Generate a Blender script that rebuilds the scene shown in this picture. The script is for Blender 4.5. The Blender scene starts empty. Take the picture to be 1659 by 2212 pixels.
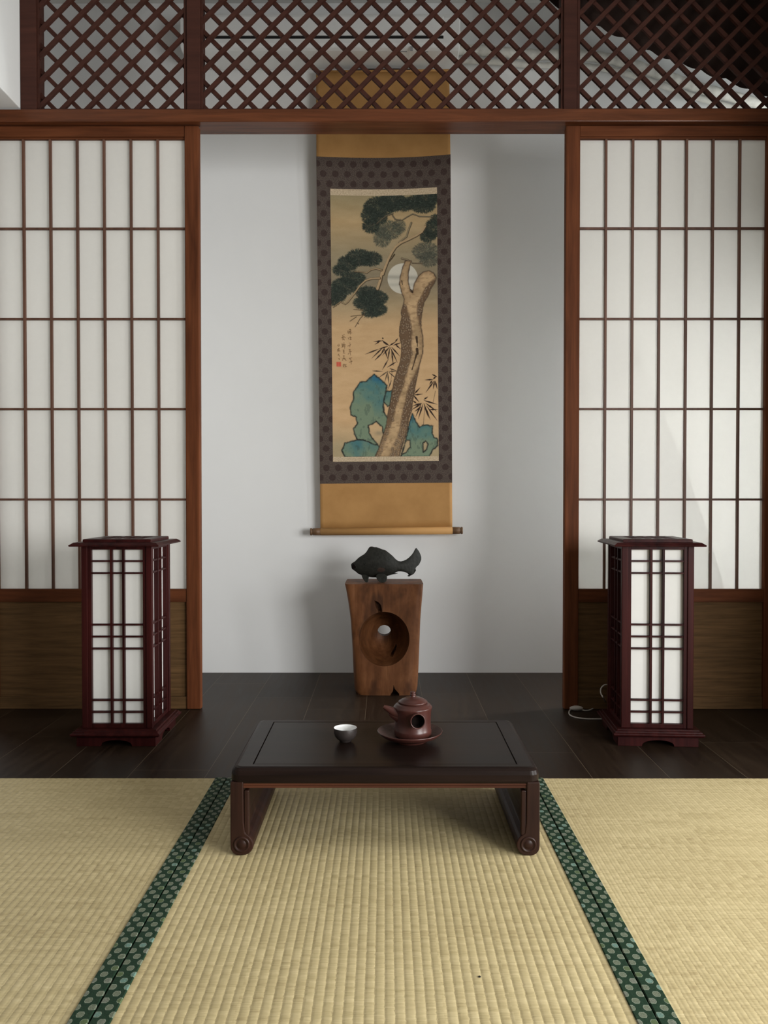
import bpy, bmesh, math, random
import numpy as np
from mathutils import Vector, Matrix
C = bpy.context.scene.collection
SC = bpy.context.scene

# ------------------------------------------------------------------ camera
F = 1788.0                      # focal length in pixels of the 1659 x 2212 frame
H = 0.845                       # eye height above the wooden floor
PITCH = math.radians(0.99)      # looking a little down
YAW = 0.0014
cam = bpy.data.cameras.new('camera')
cam.sensor_fit = 'VERTICAL'; cam.sensor_height = 36.0
cam.lens = F * 36.0 / 2212.0
cam.clip_start = 0.05
co = bpy.data.objects.new('camera', cam); C.objects.link(co)
co.location = (0, 0, H)
co.rotation_euler = (math.pi/2 - PITCH, 0, YAW)
SC.camera = co

# ------------------------------------------------------------------ light
SC.view_settings.view_transform = 'Standard'
SC.view_settings.look = 'None'
SC.view_settings.gamma = 1.0
SC.view_settings.use_curve_mapping = False
SC.view_settings.exposure = -0.06
w = bpy.data.worlds.new('world'); SC.world = w; w.use_nodes = True
w.node_tree.nodes['Background'].inputs[0].default_value = (0.95, 0.97, 1.0, 1)
w.node_tree.nodes['Background'].inputs[1].default_value = 1.0

def area(name, loc, target, sx, sy, power, col, spread=math.pi):
    l = bpy.data.lights.new(name, 'AREA'); l.shape = 'RECTANGLE'
    l.size = sx; l.size_y = sy; l.energy = power; l.color = col; l.spread = spread
    o = bpy.data.objects.new(name, l); C.objects.link(o); o.location = loc
    d = Vector(target) - Vector(loc)
    o.rotation_euler = d.to_track_quat('-Z', 'Y').to_euler()
    return o
# daylight through the front room's big right window and the alcove's side window; the other lamps are added fill
area('window_daylight', (2.70, -0.45, 1.10), (0.0, 2.4, 0.8), 1.9, 1.5, 180, (1.0, 0.995, 0.98))
area('mat_fill', (2.70, 1.55, 0.85), (0.9, 1.9, 0.0), 0.8, 0.9, 60, (1.0, 0.995, 0.98))  # added lamp that brightens the right mat
area('alcove_window_daylight', (2.05, 3.84, 0.95), (1.15, 3.36, 0.75), 0.22, 1.6, 18.0, (0.95, 0.99, 1.0), 1.75)
area('alcove_high_fill', (2.10, 3.62, 2.35), (1.35, 3.98, 2.72), 0.4, 0.5, 3.2, (0.97, 1.0, 0.98), 2.2)  # added lamp that brightens the wall behind the right lattice
area('alcove_left_fill', (-2.15, 3.84, 1.2), (-1.25, 3.36, 1.0), 0.22, 2.0, 4.0, (0.96, 0.99, 1.0), 1.75)  # added weak backlight that evens out the left paper
area('rear_fill', (0.9, -1.40, 1.3), (0.0, 3.0, 0.8), 2.0, 1.6, 6, (1.0, 0.99, 0.97))  # added frontal fill; the rear wall has no opening

# ------------------------------------------------------------------ helpers
_R = co.rotation_euler.to_matrix()
def ray(px, py):
    return _R @ Vector(((px - 829.5) / F, -(py - 1106.0) / F, -1.0))
def ony(px, py, Y):
    """the place at depth Y that the picture shows at (px, py)"""
    d = ray(px, py); t = Y / d.y
    return Vector((d.x * t, Y, H + d.z * t))
def onz(px, py, z):
    d = ray(px, py); t = (z - H) / d.z
    return Vector((d.x * t, d.y * t, z))

def lin(r, g=None, b=None, gain=1.0):
    if g is None: r, g, b = r
    f = lambda c: (c/255/12.92 if c/255 <= 0.04045 else ((c/255+0.055)/1.055)**2.4)
    return (min(f(r)*gain, .95), min(f(g)*gain, .95), min(f(b)*gain, .95), 1)

class NT:
    """small node-tree writer"""
    def __init__(s, name):
        s.m = bpy.data.materials.new(name); s.m.use_nodes = True
        s.t = s.m.node_tree; s.t.nodes.clear()
        s.out = s.t.nodes.new('ShaderNodeOutputMaterial')
        s.p = s.t.nodes.new('ShaderNodeBsdfPrincipled')
        s.t.links.new(s.p.outputs[0], s.out.inputs[0])
    def n(s, kind, **kw):
        nd = s.t.nodes.new(kind)
        for k, v in kw.items(): setattr(nd, k, v)
        return nd
    def put(s, sock, v):
        if hasattr(v, 'is_output') or isinstance(v, bpy.types.NodeSocket): s.t.links.new(v, sock)
        else:
            sock.default_value = v
    def math(s, op, a, b=0.0, c=0.0):
        nd = s.n('ShaderNodeMath', operation=op)
        s.put(nd.inputs[0], a); s.put(nd.inputs[1], b); s.put(nd.inputs[2], c)
        return nd.outputs[0]
    def sep(s, v):
        nd = s.n('ShaderNodeSeparateXYZ'); s.put(nd.inputs[0], v); return nd.outputs
    def comb(s, x, y, z):
        nd = s.n('ShaderNodeCombineXYZ')
        for i, v in enumerate((x, y, z)): s.put(nd.inputs[i], v)
        return nd.outputs[0]
    def coord(s, which='Object'): return s.n('ShaderNodeTexCoord').outputs[which]
    def noise(s, vec, scale=5, detail=3, rough=0.5, dist=0.0):
        nd = s.n('ShaderNodeTexNoise')
        s.put(nd.inputs['Vector'], vec); nd.inputs['Scale'].default_value = scale
        nd.inputs['Detail'].default_value = detail; nd.inputs['Roughness'].default_value = rough
        nd.inputs['Distortion'].default_value = dist
        return nd.outputs['Fac']
    def white(s, vec):
        nd = s.n('ShaderNodeTexWhiteNoise'); s.put(nd.inputs['Vector'], vec); return nd.outputs['Value']
    def mapping(s, vec, scale=(1,1,1), loc=(0,0,0)):
        nd = s.n('ShaderNodeMapping'); s.put(nd.inputs[0], vec)
        nd.inputs['Scale'].default_value = scale; nd.inputs['Location'].default_value = loc
        return nd.outputs[0]
    def ramp(s, fac, stops):
        nd = s.n('ShaderNodeValToRGB'); s.put(nd.inputs[0], fac); e = nd.color_ramp.elements
        while len(e) < len(stops): e.new(0.5)
        for q, (p, c) in zip(e, stops): q.position = p; q.color = c
        return nd.outputs[0]
    def mix(s, fac, a, b, mode='MIX'):
        nd = s.n('ShaderNodeMix', data_type='RGBA', blend_type=mode)
        s.put(nd.inputs[0], fac); s.put(nd.inputs[6], a); s.put(nd.inputs[7], b)
        return nd.outputs[2]
    def bump(s, h, strength=0.3, dist=0.002):
        nd = s.n('ShaderNodeBump'); nd.inputs['Strength'].default_value = strength
        nd.inputs['Distance'].default_value = dist; s.put(nd.inputs['Height'], h)
        s.t.links.new(nd.outputs[0], s.p.inputs['Normal']); return nd.outputs[0]
    def set(s, **kw):
        for k, v in kw.items(): s.put(s.p.inputs[k.replace('_', ' ')], v)
        return s

def plain(name, col, rough=0.6, spec=0.4, coat=0.0, vary=0.12, scale=9, bump=0.0, metal=0.0):
    t = NT(name); v = t.coord()
    nz = t.noise(v, scale, 4, 0.6)
    a = tuple(c*(1-vary) for c in col[:3]) + (1,); b = tuple(min(c*(1+vary), 1) for c in col[:3]) + (1,)
    t.set(Base_Color=t.ramp(nz, [(0.3, a), (0.7, b)]), Roughness=rough, Specular_IOR_Level=spec, Coat_Weight=coat, Metallic=metal)
    if bump: t.bump(t.noise(v, scale*8, 3), bump, 0.002)
    return t.m

def wood(name, dark, light, axis, rough=0.5, spec=0.4, grain=38, coat=0.0, bump=0.12, rings=0.5):
    """grain runs along axis ('x','y','z')"""
    t = NT(name); v = t.coord()
    sc = [1, 1, 1]; sc['xyz'.index(axis)] = 0.06
    m = t.mapping(v, tuple(sc))
    n1 = t.noise(m, grain, 6, 0.62, 0.4)
    n2 = t.noise(t.mapping(v, tuple(c*0.5 if c == 1 else 0.12 for c in sc)), 7, 3, 0.5, 1.2)
    f = t.math('ADD', t.math('MULTIPLY', n1, 1-rings*0.5), t.math('MULTIPLY', n2, rings*0.5))
    col = t.ramp(f, [(0.33, dark), (0.52, tuple((a+b)/2 for a, b in zip(dark, light))), (0.68, light)])
    t.set(Base_Color=col, Roughness=rough, Specular_IOR_Level=spec, Coat_Weight=coat)
    if bump: t.bump(n1, bump, 0.0015)
    return t.m

def fix(bm):
    bmesh.ops.recalc_face_normals(bm, faces=bm.faces[:])
def obj(name, bm, mat, parent=None, smooth=False, bevel=0.0, seg=2, angle=40, doFix=True):
    if doFix: fix(bm)
    me = bpy.data.meshes.new(name); bm.to_mesh(me); bm.free()
    o = bpy.data.objects.new(name, me); C.objects.link(o)
    for mm in (mat if isinstance(mat, (list, tuple)) else [mat]): me.materials.append(mm)
    if parent is not None:
        o.parent = parent
    if smooth:
        for p in me.polygons: p.use_smooth = True
    if bevel:
        b = o.modifiers.new('bevel', 'BEVEL'); b.width = bevel; b.segments = seg; b.limit_method = 'ANGLE'
        b.angle_limit = math.radians(angle)
    return o
def box(bm, x0, x1, y0, y1, z0, z1):
    vs = [bm.verts.new(p) for p in ((x0,y0,z0),(x1,y0,z0),(x1,y1,z0),(x0,y1,z0),(x0,y0,z1),(x1,y0,z1),(x1,y1,z1),(x0,y1,z1))]
    for f in ((0,1,2,3),(4,5,6,7),(0,1,5,4),(1,2,6,5),(2,3,7,6),(3,0,4,7)): bm.faces.new([vs[i] for i in f])
    return vs
def bx(x0, x1, y0, y1, z0, z1):
    bm = bmesh.new(); box(bm, x0, x1, y0, y1, z0, z1); return bm
def prism(bm, prof, a0, a1, axis='y'):
    """extrude a closed 2-D profile along an axis; profile is (x,z) for y, (y,z) for x"""
    def P(u, v, a): return (u, a, v) if axis == 'y' else (a, u, v)
    A = [bm.verts.new(P(u, v, a0)) for u, v in prof]; B = [bm.verts.new(P(u, v, a1)) for u, v in prof]
    n = len(prof)
    for i in range(n): bm.faces.new((A[i], A[(i+1) % n], B[(i+1) % n], B[i]))
    bm.faces.new(A); bm.faces.new(B[::-1])
def lathe(bm, prof, seg=48, c=(0,0,0)):
    rings = []
    for r, z in prof:
        if r < 1e-6: rings.append([bm.verts.new((c[0], c[1], c[2]+z))])
        else: rings.append([bm.verts.new((c[0]+r*math.cos(2*math.pi*k/seg), c[1]+r*math.sin(2*math.pi*k/seg), c[2]+z)) for k in range(seg)])
    for a, b in zip(rings, rings[1:]):
        for k in range(seg):
            k2 = (k+1) % seg
            if len(a) == 1 and len(b) == 1: continue
            if len(a) == 1: bm.faces.new((a[0], b[k], b[k2]))
            elif len(b) == 1: bm.faces.new((a[k], b[0], a[k2]))
            else: bm.faces.new((a[k], a[k2], b[k2], b[k]))
def smooth_path(pts, n=8):
    P = [Vector(p) for p in pts]; P = [P[0]*2-P[1]] + P + [P[-1]*2-P[-2]]; out = []
    for i in range(1, len(P)-2):
        for k in range(n):
            t = k/n; a, b, c, d = P[i-1], P[i], P[i+1], P[i+2]
            out.append(0.5*((2*b)+(c-a)*t+(2*a-5*b+4*c-d)*t*t+(3*b-3*c+d-a)*t**3))
    out.append(P[-2]); return out
def tube(bm, pts, rad, seg=10, cap=True, squash=1.0):
    n = len(pts); R = rad if isinstance(rad, (list, tuple)) else [rad]*n
    up = None; rings = []
    for i, p in enumerate(pts):
        t = (Vector(pts[min(i+1, n-1)]) - Vector(pts[max(i-1, 0)])).normalized()
        if up is None: up = Vector((0,0,1)) if abs(t.z) < 0.9 else Vector((1,0,0))
        s = t.cross(up).normalized(); up = s.cross(t).normalized()
        rings.append([bm.verts.new(Vector(p) + s*R[i]*math.cos(2*math.pi*k/seg) + up*R[i]*squash*math.sin(2*math.pi*k/seg)) for k in range(seg)])
    for a, b in zip(rings, rings[1:]):
        for k in range(seg): bm.faces.new((a[k], a[(k+1) % seg], b[(k+1) % seg], b[k]))
    if cap: bm.faces.new(rings[0][::-1]); bm.faces.new(rings[-1])
def mark(o, label=None, cat=None, group=None, kind=None):
    if label: o['label'] = label
    if cat: o['category'] = cat
    if group: o['group'] = group
    if kind: o['kind'] = kind
    return o
def thing(name, loc, label, cat, group=None, kind=None, rz=0.0):
    o = bpy.data.objects.new(name, None); C.objects.link(o); o.empty_display_size = 0.05
    o.location = loc; o.rotation_euler = (0, 0, rz)
    return mark(o, label, cat, group, kind)
def shift(bm, v):
    bmesh.ops.translate(bm, verts=bm.verts[:], vec=Vector(v)); return bm
def copy_tree(o, parent=None):
    c = o.copy(); C.objects.link(c); c.parent = parent
    for ch in list(o.children): copy_tree(ch, c)
    return c

# ------------------------------------------------------------------ materials
M = {}
M['wall'] = plain('painted_wall', (0.79, 0.80, 0.80, 1), 0.85, 0.2, vary=0.015, scale=2)
M['white'] = plain('white_paint', (0.80, 0.81, 0.80, 1), 0.6, 0.3, vary=0.01)
M['room'] = plain('room_paint', (0.42, 0.41, 0.39, 1), 0.9, 0.1, vary=0.02)
M['ceiling'] = plain('ceiling_paint', (0.60, 0.60, 0.58, 1), 0.9, 0.1, vary=0.02)
RD, RL = (0.060, 0.018, 0.007, 1), (0.165, 0.053, 0.020, 1)
M['frame_z'] = wood('stained_pine_upright', RD, RL, 'z', 0.58, 0.10)
M['frame_x'] = wood('stained_pine_level', RD, RL, 'x', 0.58, 0.10)
M['lattice'] = wood('dark_stained_lattice', (0.036, 0.012, 0.008, 1), (0.068, 0.023, 0.015, 1), 'x', 0.65, 0.18)
M['muntin'] = wood('muntin_wood', (0.070, 0.032, 0.020, 1), (0.150, 0.070, 0.045, 1), 'z', 0.5, 0.3)
M['panel'] = wood('straight_grained_panel', (0.075, 0.042, 0.018, 1), (0.155, 0.085, 0.036, 1), 'x', 0.65, 0.10, grain=90, rings=0.3)
M['rose'] = wood('polished_rosewood', (0.012, 0.0026, 0.0026, 1), (0.048, 0.0092, 0.0082, 1), 'z', 0.36, 0.10, coat=0.0, bump=0.03)
M['table'] = wood('blackish_hardwood', (0.007, 0.004, 0.0033, 1), (0.019, 0.0105, 0.008, 1), 'x', 0.33, 0.12, coat=0.0, bump=0.03)
M['table_leg'] = wood('brown_hardwood', (0.016, 0.0065, 0.0045, 1), (0.042, 0.017, 0.011, 1), 'z', 0.42, 0.2, coat=0.0, bump=0.03)
M['apron'] = wood('reddish_hardwood', (0.035, 0.011, 0.006, 1), (0.095, 0.032, 0.016, 1), 'x', 0.45, 0.2, coat=0.0, bump=0.03)
M['black'] = plain('black_plastic', (0.01, 0.01, 0.01, 1), 0.6, 0.3)
M['cord'] = plain('pale_cord', (0.42, 0.38, 0.34, 1), 0.45, 0.4)

def paper(name, col, trans):
    t = NT(name); v = t.coord()
    n = t.noise(v, 45, 4, 0.65); n2 = t.noise(v, 3, 2)
    f = t.math('ADD', t.math('MULTIPLY', n, 0.5), t.math('MULTIPLY', n2, 0.5))
    c = t.ramp(f, [(0.3, tuple(q*0.965 for q in col)+(1,)), (0.7, col+(1,))])
    d = t.n('ShaderNodeBsdfDiffuse'); tr = t.n('ShaderNodeBsdfTranslucent'); mx = t.n('ShaderNodeMixShader')
    t.put(d.inputs[0], c); t.put(tr.inputs[0], c); mx.inputs[0].default_value = trans
    t.t.links.new(d.outputs[0], mx.inputs[1]); t.t.links.new(tr.outputs[0], mx.inputs[2])
    t.t.links.new(mx.outputs[0], t.out.inputs[0]); return t.m
M['paper'] = paper('rice_paper', (0.90, 0.89, 0.86), 0.50)
M['shade'] = paper('lamp_paper', (0.90, 0.90, 0.87), 0.30)

# dark plank floor: planks run towards the alcove, hairline pale joints
t = NT('dark_plank_floor'); v = t.coord(); s = t.sep(v)
PW = 0.234; PX = -0.779
u = t.math('DIVIDE', t.math('SUBTRACT', s[0], PX), PW); cell = t.math('FLOOR', u); fu = t.math('FRACT', t.math('ADD', u, 100.0))
yy = t.math('DIVIDE', t.math('ADD', s[1], t.math('MULTIPLY', t.white(t.comb(cell, 3.0, 1.0)), 1.2)), 1.2)
yc = t.math('FLOOR', yy); fy = t.math('FRACT', yy)
seamx = t.math('LESS_THAN', t.math('MINIMUM', fu, t.math('SUBTRACT', 1.0, fu)), 0.0032)
seamy = t.math('LESS_THAN', t.math('MINIMUM', fy, t.math('SUBTRACT', 1.0, fy)), 0.0006)
seam = t.math('MAXIMUM', seamx, seamy)
rnd = t.white(t.comb(cell, yc, 2.0))
g = t.noise(t.comb(t.math('ADD', t.math('MULTIPLY', s[0], 1.0), t.math('MULTIPLY', rnd, 9.0)), t.math('MULTIPLY', s[1], 0.07), 0.0), 45, 6, 0.65, 0.5)
f = t.math('ADD', t.math('MULTIPLY', g, 0.8), t.math('MULTIPLY', rnd, 0.18))
base = t.ramp(f, [(0.3, (0.011, 0.006, 0.0035, 1)), (0.55, (0.023, 0.0135, 0.008, 1)), (0.75, (0.040, 0.025, 0.015, 1))])
col = t.mix(t.math('MULTIPLY', seam, 0.7), base, (0.16, 0.12, 0.08, 1))
t.set(Base_Color=col, Roughness=t.math('ADD', 0.36, t.math('MULTIPLY', g, 0.14)), Specular_IOR_Level=0.16)
t.bump(t.math('SUBTRACT', t.math('MULTIPLY', g, 0.3), seam), 0.12, 0.001); M['floor'] = t.m

# woven rush: ribs are real ridges, rushes cross them
RIB = 0.0166
t = NT('woven_rush'); v = t.coord(); s = t.sep(v)
u = t.math('DIVIDE', s[0], RIB); cell = t.math('FLOOR', u)
par = t.math('MODULO', t.math('ADD', cell, 400.0), 2.0)
a = t.noise(t.comb(t.math('MULTIPLY', par, 7.3), t.math('MULTIPLY', s[1], 1.0), t.math('MULTIPLY', t.math('FLOOR', t.math('MULTIPLY', s[0], 9.0)), 3.1)), 62, 3, 0.7)
b = t.noise(t.comb(t.math('MULTIPLY', s[0], 0.12), s[1], t.math('MULTIPLY', cell, 1.7)), 330, 2, 0.6)
big = t.noise(v, 2.2, 3, 0.55)
f = t.math('ADD', t.math('ADD', t.math('MULTIPLY', a, 0.50), t.math('MULTIPLY', b, 0.30)), t.math('MULTIPLY', big, 0.20))
col = t.ramp(f, [(0.32, (0.35, 0.265, 0.13, 1)), (0.46, (0.49, 0.40, 0.21, 1)), (0.58, (0.59, 0.49, 0.27, 1)), (0.72, (0.70, 0.59, 0.355, 1))])
wobn = t.noise(t.comb(t.math('MULTIPLY', cell, 2.3), t.math('MULTIPLY', s[1], 1.0), 0.0), 95, 2, 0.6)
fu = t.math('FRACT', t.math('ADD', t.math('ADD', u, 400.0), t.math('MULTIPLY', t.math('SUBTRACT', wobn, 0.5), 0.40)))
edge = t.math('LESS_THAN', t.math('MINIMUM', fu, t.math('SUBTRACT', 1.0, fu)), 0.07)
col = t.mix(t.math('MULTIPLY', edge, 0.14), col, (0.30, 0.225, 0.11, 1))
t.set(Base_Color=col, Roughness=0.62, Specular_IOR_Level=0.3)
rp = t.math('SUBTRACT', 1.0, t.math('POWER', t.math('ABSOLUTE', t.math('SUBTRACT', t.math('MULTIPLY', fu, 2.0), 1.0)), 2.5))
t.bump(t.math('ADD', t.math('MULTIPLY', rp, 0.70), t.math('ADD', t.math('MULTIPLY', b, 0.35), t.math('MULTIPLY', a, 0.35))), 0.48, 0.0016); M['rush'] = t.m

# green border cloth with little tortoise-shell lozenges
t = NT('green_border_cloth'); v = t.coord(); s = t.sep(v)
CW, RW = 0.0127, 0.0185*2
u = t.math('DIVIDE', s[0], CW); c = t.math('FLOOR', t.math('ADD', u, 200.0))
par = t.math('MULTIPLY', t.math('MODULO', c, 2.0), 0.5)
vv = t.math('ADD', t.math('DIVIDE', s[1], RW), par); r = t.math('FLOOR', vv)
lx = t.math('ABSOLUTE', t.math('SUBTRACT', t.math('FRACT', t.math('ADD', u, 200.0)), 0.5))
ly = t.math('ABSOLUTE', t.math('SUBTRACT', t.math('SUBTRACT', vv, r), 0.5))
xm = t.math('MULTIPLY', lx, CW); ym = t.math('MULTIPLY', ly, RW)
hexd = t.math('MAXIMUM', t.math('MULTIPLY', ym, 0.82), t.math('ADD', t.math('MULTIPLY', xm, 0.80), t.math('MULTIPLY', ym, 0.42)))
inside = t.math('LESS_THAN', hexd, 0.0061); core = t.math('LESS_THAN', hexd, 0.0052)
rv = t.white(t.comb(c, r, 0.0))
mot = t.ramp(rv, [(0.0, (0.165, 0.185, 0.13, 1)), (0.55, (0.19, 0.20, 0.16, 1)), (0.74, (0.10, 0.14, 0.06, 1)), (0.90, (0.16, 0.27, 0.23, 1))])
mot.node.color_ramp.interpolation = 'CONSTANT'
hatch = t.noise(v, 620, 2, 0.7)
mot2 = t.mix(t.math('MULTIPLY', t.math('LESS_THAN', hatch, 0.49), 0.55), mot, (0.05, 0.08, 0.045, 1))
rim = t.mix(core, (0.24, 0.28, 0.21, 1), mot2)
grd = t.ramp(t.noise(v, 300, 2), [(0.3, (0.006, 0.022, 0.010, 1)), (0.7, (0.014, 0.044, 0.021, 1))])
t.set(Base_Color=t.mix(inside, grd, rim), Roughness=0.75, Specular_IOR_Level=0.25)
t.bump(t.noise(v, 900, 2), 0.25, 0.0006); M['border'] = t.m

# ------------------------------------------------------------------ the setting
Y_WALL = onz(829, 1453, 0.0).y            # alcove back wall
Y_DOOR = onz(829, 1533, 0.0).y            # sliding screens
Y_BEAM = Y_DOOR - 0.025
Y_MAT = onz(829, 1681, 0.025).y
CEIL = 3.2
def struct(name, bm, mat, label, cat, **kw):
    return mark(obj(name, bm, mat, **kw), label, cat, kind='structure')
struct('floor', bx(-2.6, 2.6, -1.5, Y_WALL+0.1, -0.1, 0.0), M['floor'], 'dark brown plank floor running into the alcove', 'floor')
struct('wall_back', bx(-2.7, 2.7, Y_WALL, Y_WALL+0.12, -0.1, CEIL), M['wall'], 'pale grey painted back wall of the alcove', 'wall')
struct('wall_left', bx(-2.7, -2.6, -1.5, Y_WALL, -0.1, CEIL), M['room'], 'white side wall beyond the left of the picture', 'wall')
struct('wall_rear', bx(-2.7, 2.7, -1.62, -1.5, -0.1, CEIL), M['room'], 'white wall behind the viewer', 'wall')
bm = bmesh.new()                           # right wall with its window opening and the added low one
for y0, y1, z0, z1 in ((-1.5, -1.42, -0.1, CEIL), (-1.42, 0.5, -0.1, 0.3), (-1.42, 0.5, 1.9, CEIL), (0.5, 1.1, -0.1, CEIL), (1.1, 2.0, -0.1, 0.4), (1.1, 2.0, 1.35, CEIL), (2.0, Y_WALL, -0.1, CEIL)):
    box(bm, 2.6, 2.72, y0, y1, z0, z1)
struct('wall_right', bm, M['room'], 'white side wall with the daylight window, right of the picture', 'wall')
bm = bmesh.new(); box(bm, 1.60, 2.6, 2.30, Y_DOOR-0.05, 0.0, CEIL)  # unseen block added to keep window light off the right screen
struct('wall_light_block', bm, M['room'], 'unseen wall block added to shade the right screen, outside the picture', 'wall')
struct('ceiling', bx(-2.7, 2.7, -1.6, Y_WALL+0.1, CEIL, CEIL+0.1), M['ceiling'], 'off-white ceiling above the lattice', 'ceiling')
wf = mark(obj('window_1', bx(2.60, 2.66, -1.46, -1.42, 0.26, 1.94), M['frame_z']), 'window in the right wall lighting the mats', 'window', kind='structure')
obj('window_frame', bx(2.60, 2.66, 0.5, 0.54, 0.26, 1.94), M['frame_z'], wf)
obj('window_frame', bx(2.60, 2.66, -1.42, 0.5, 1.9, 1.94), M['frame_z'], wf)
obj('window_frame', bx(2.60, 2.66, -1.42, 0.5, 0.26, 0.3), M['frame_z'], wf)
obj('window_frame', bx(2.61, 2.65, -0.475, -0.445, 0.3, 1.9), M['frame_z'], wf)

wf = mark(obj('window_added', bx(2.60, 2.66, 1.06, 1.10, 0.36, 1.39), M['frame_z']), 'unseen low window added in the right wall to brighten the mats', 'window', kind='structure')  # made up to go with the fill lamp on the right mat
obj('window_frame', bx(2.60, 2.66, 2.0, 2.04, 0.36, 1.39), M['frame_z'], wf)
obj('window_frame', bx(2.60, 2.66, 1.1, 2.0, 1.35, 1.39), M['frame_z'], wf)
obj('window_frame', bx(2.60, 2.66, 1.1, 2.0, 0.36, 0.40), M['frame_z'], wf)

# white boxed bulkhead, upper left
p = ony(42, 232, Y_BEAM)
struct('wall_bulkhead', bx(-2.6, p.x, 1.3, Y_BEAM+0.01, p.z, CEIL), M['white'], 'white boxed bulkhead at the upper left corner above the beam', 'wall', bevel=0.004)

# the long beam (front face 235..262, underside runs back to 291)
zb0 = ony(829, 262.5, Y_BEAM).z; zb1 = ony(829, 235, Y_BEAM).z
D = Y_BEAM*(ray(829, 263).z/ray(829, 263).y)/(ray(829, 291).z/ray(829, 291).y)
Y_BACK = D
M['beam'] = wood('waxed_beam', RD, RL, 'x', 0.26, 0.20)
struct('trim_1', bx(-2.6, 1.72, Y_BEAM, Y_BACK, zb0, zb1), M['beam'], 'long reddish brown wooden beam under the lattice panels', 'beam', bevel=0.003)
# lattice uprights
lbl = {1: 'brown wooden post between the white bulkhead and the left lattice', 2: 'brown wooden post between the left and the middle lattice', 3: 'brown wooden post between the middle and the right lattice', 4: 'brown wooden post beyond the right lattice'}
for k, (a, b) in enumerate(((43, 78), (403, 432), (1218, 1247), (1700, 1730)), 1):
    x0 = ony(a, 120, Y_BEAM+0.01).x; x1 = ony(b, 120, Y_BEAM+0.01).x
    struct('trim_%d' % (k+1), bx(x0, x1, Y_BEAM+0.01, Y_BEAM+0.09, zb1, CEIL), M['frame_z'] if 0 else M['lattice'], lbl[k], 'post', bevel=0.002)

for k, (a, b, t_) in enumerate(((1.598, 1.70, 'right'), (-1.70, -1.598, 'left')), 6):
    struct('trim_%d' % k, bx(a, b, Y_BEAM, Y_BACK, 0.0, zb0), M['frame_z'], 'reddish brown wooden jamb beyond the %s sliding screen, outside the picture' % t_, 'jamb', bevel=0.003)
# diagonal lattice panels
PITCHM = 53.2*(Y_BEAM+0.03)/F*1.0
def lattice_panel(pxa, pxb, crossx, crossy, label):
    Yf = Y_BEAM+0.02
    x0 = ony(pxa, 120, Yf).x; x1 = ony(pxb, 120, Yf).x; z0 = zb1; z1 = CEIL-0.002
    root = thing('lattice_panel', ((x0+x1)/2, Yf, z0), label, 'lattice', 'diamond lattice panels above the beam')
    off = (-(x0+x1)/2, -Yf, -z0)
    fw = 0.011
    bm = bmesh.new()
    box(bm, x0, x0+fw, Yf, Yf+0.045, z0, z1); box(bm, x1-fw, x1, Yf, Yf+0.045, z0, z1)
    box(bm, x0+fw, x1-fw, Yf, Yf+0.045, z0, z0+fw); box(bm, x0+fw, x1-fw, Yf, Yf+0.045, z1-fw, z1)
    obj('frame', shift(bm, off), M['lattice'], root, bevel=0.001)
    c = ony(crossx, crossy, Yf+0.015); hw = 0.0085
    for sgn, ya, yb, nm in ((1, Yf+0.004, Yf+0.017, 'rising_slats'), (-1, Yf+0.017, Yf+0.030, 'falling_slats')):
        bm = bmesh.new()
        for k in range(-60, 61):
            # line x - c.x - k*P = sgn*(z - c.z), clipped to the opening
            ax, bxx, az, bz = x0+fw*0.5, x1-fw*0.5, z0+fw*0.5, z1-fw*0.5
            xb = c.x + k*PITCHM
            zs = sorted((c.z + sgn*(ax-xb), c.z + sgn*(bxx-xb)))
            lo = max(az, zs[0]); hi = min(bz, zs[1])
            if hi - lo < 0.01: continue
            P0 = Vector((xb + sgn*(lo-c.z), 0, lo)); P1 = Vector((xb + sgn*(hi-c.z), 0, hi))
            n = Vector((sgn, 0, -1)).normalized()*hw*1.0 if sgn > 0 else Vector((1, 0, 1)).normalized()*hw
            q = [P0-n, P0+n, P1+n, P1-n]
            q = [(min(max(a.x, x0+0.001), x1-0.001), min(max(a.z, z0+0.001), z1-0.001)) for a in q]
            try: prism(bm, q, ya, yb)
            except ValueError: pass
        obj(nm, shift(bm, off), M['lattice'], root)
lattice_panel(78, 403, 101, 219, 'left diamond lattice panel beside the white bulkhead')
lattice_panel(432, 1218, 483, 219, 'wide middle diamond lattice panel with the scroll top seen through it')
lattice_panel(1247, 1700, 1280, 218, 'right diamond lattice panel with the dark curtain behind it')

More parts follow.
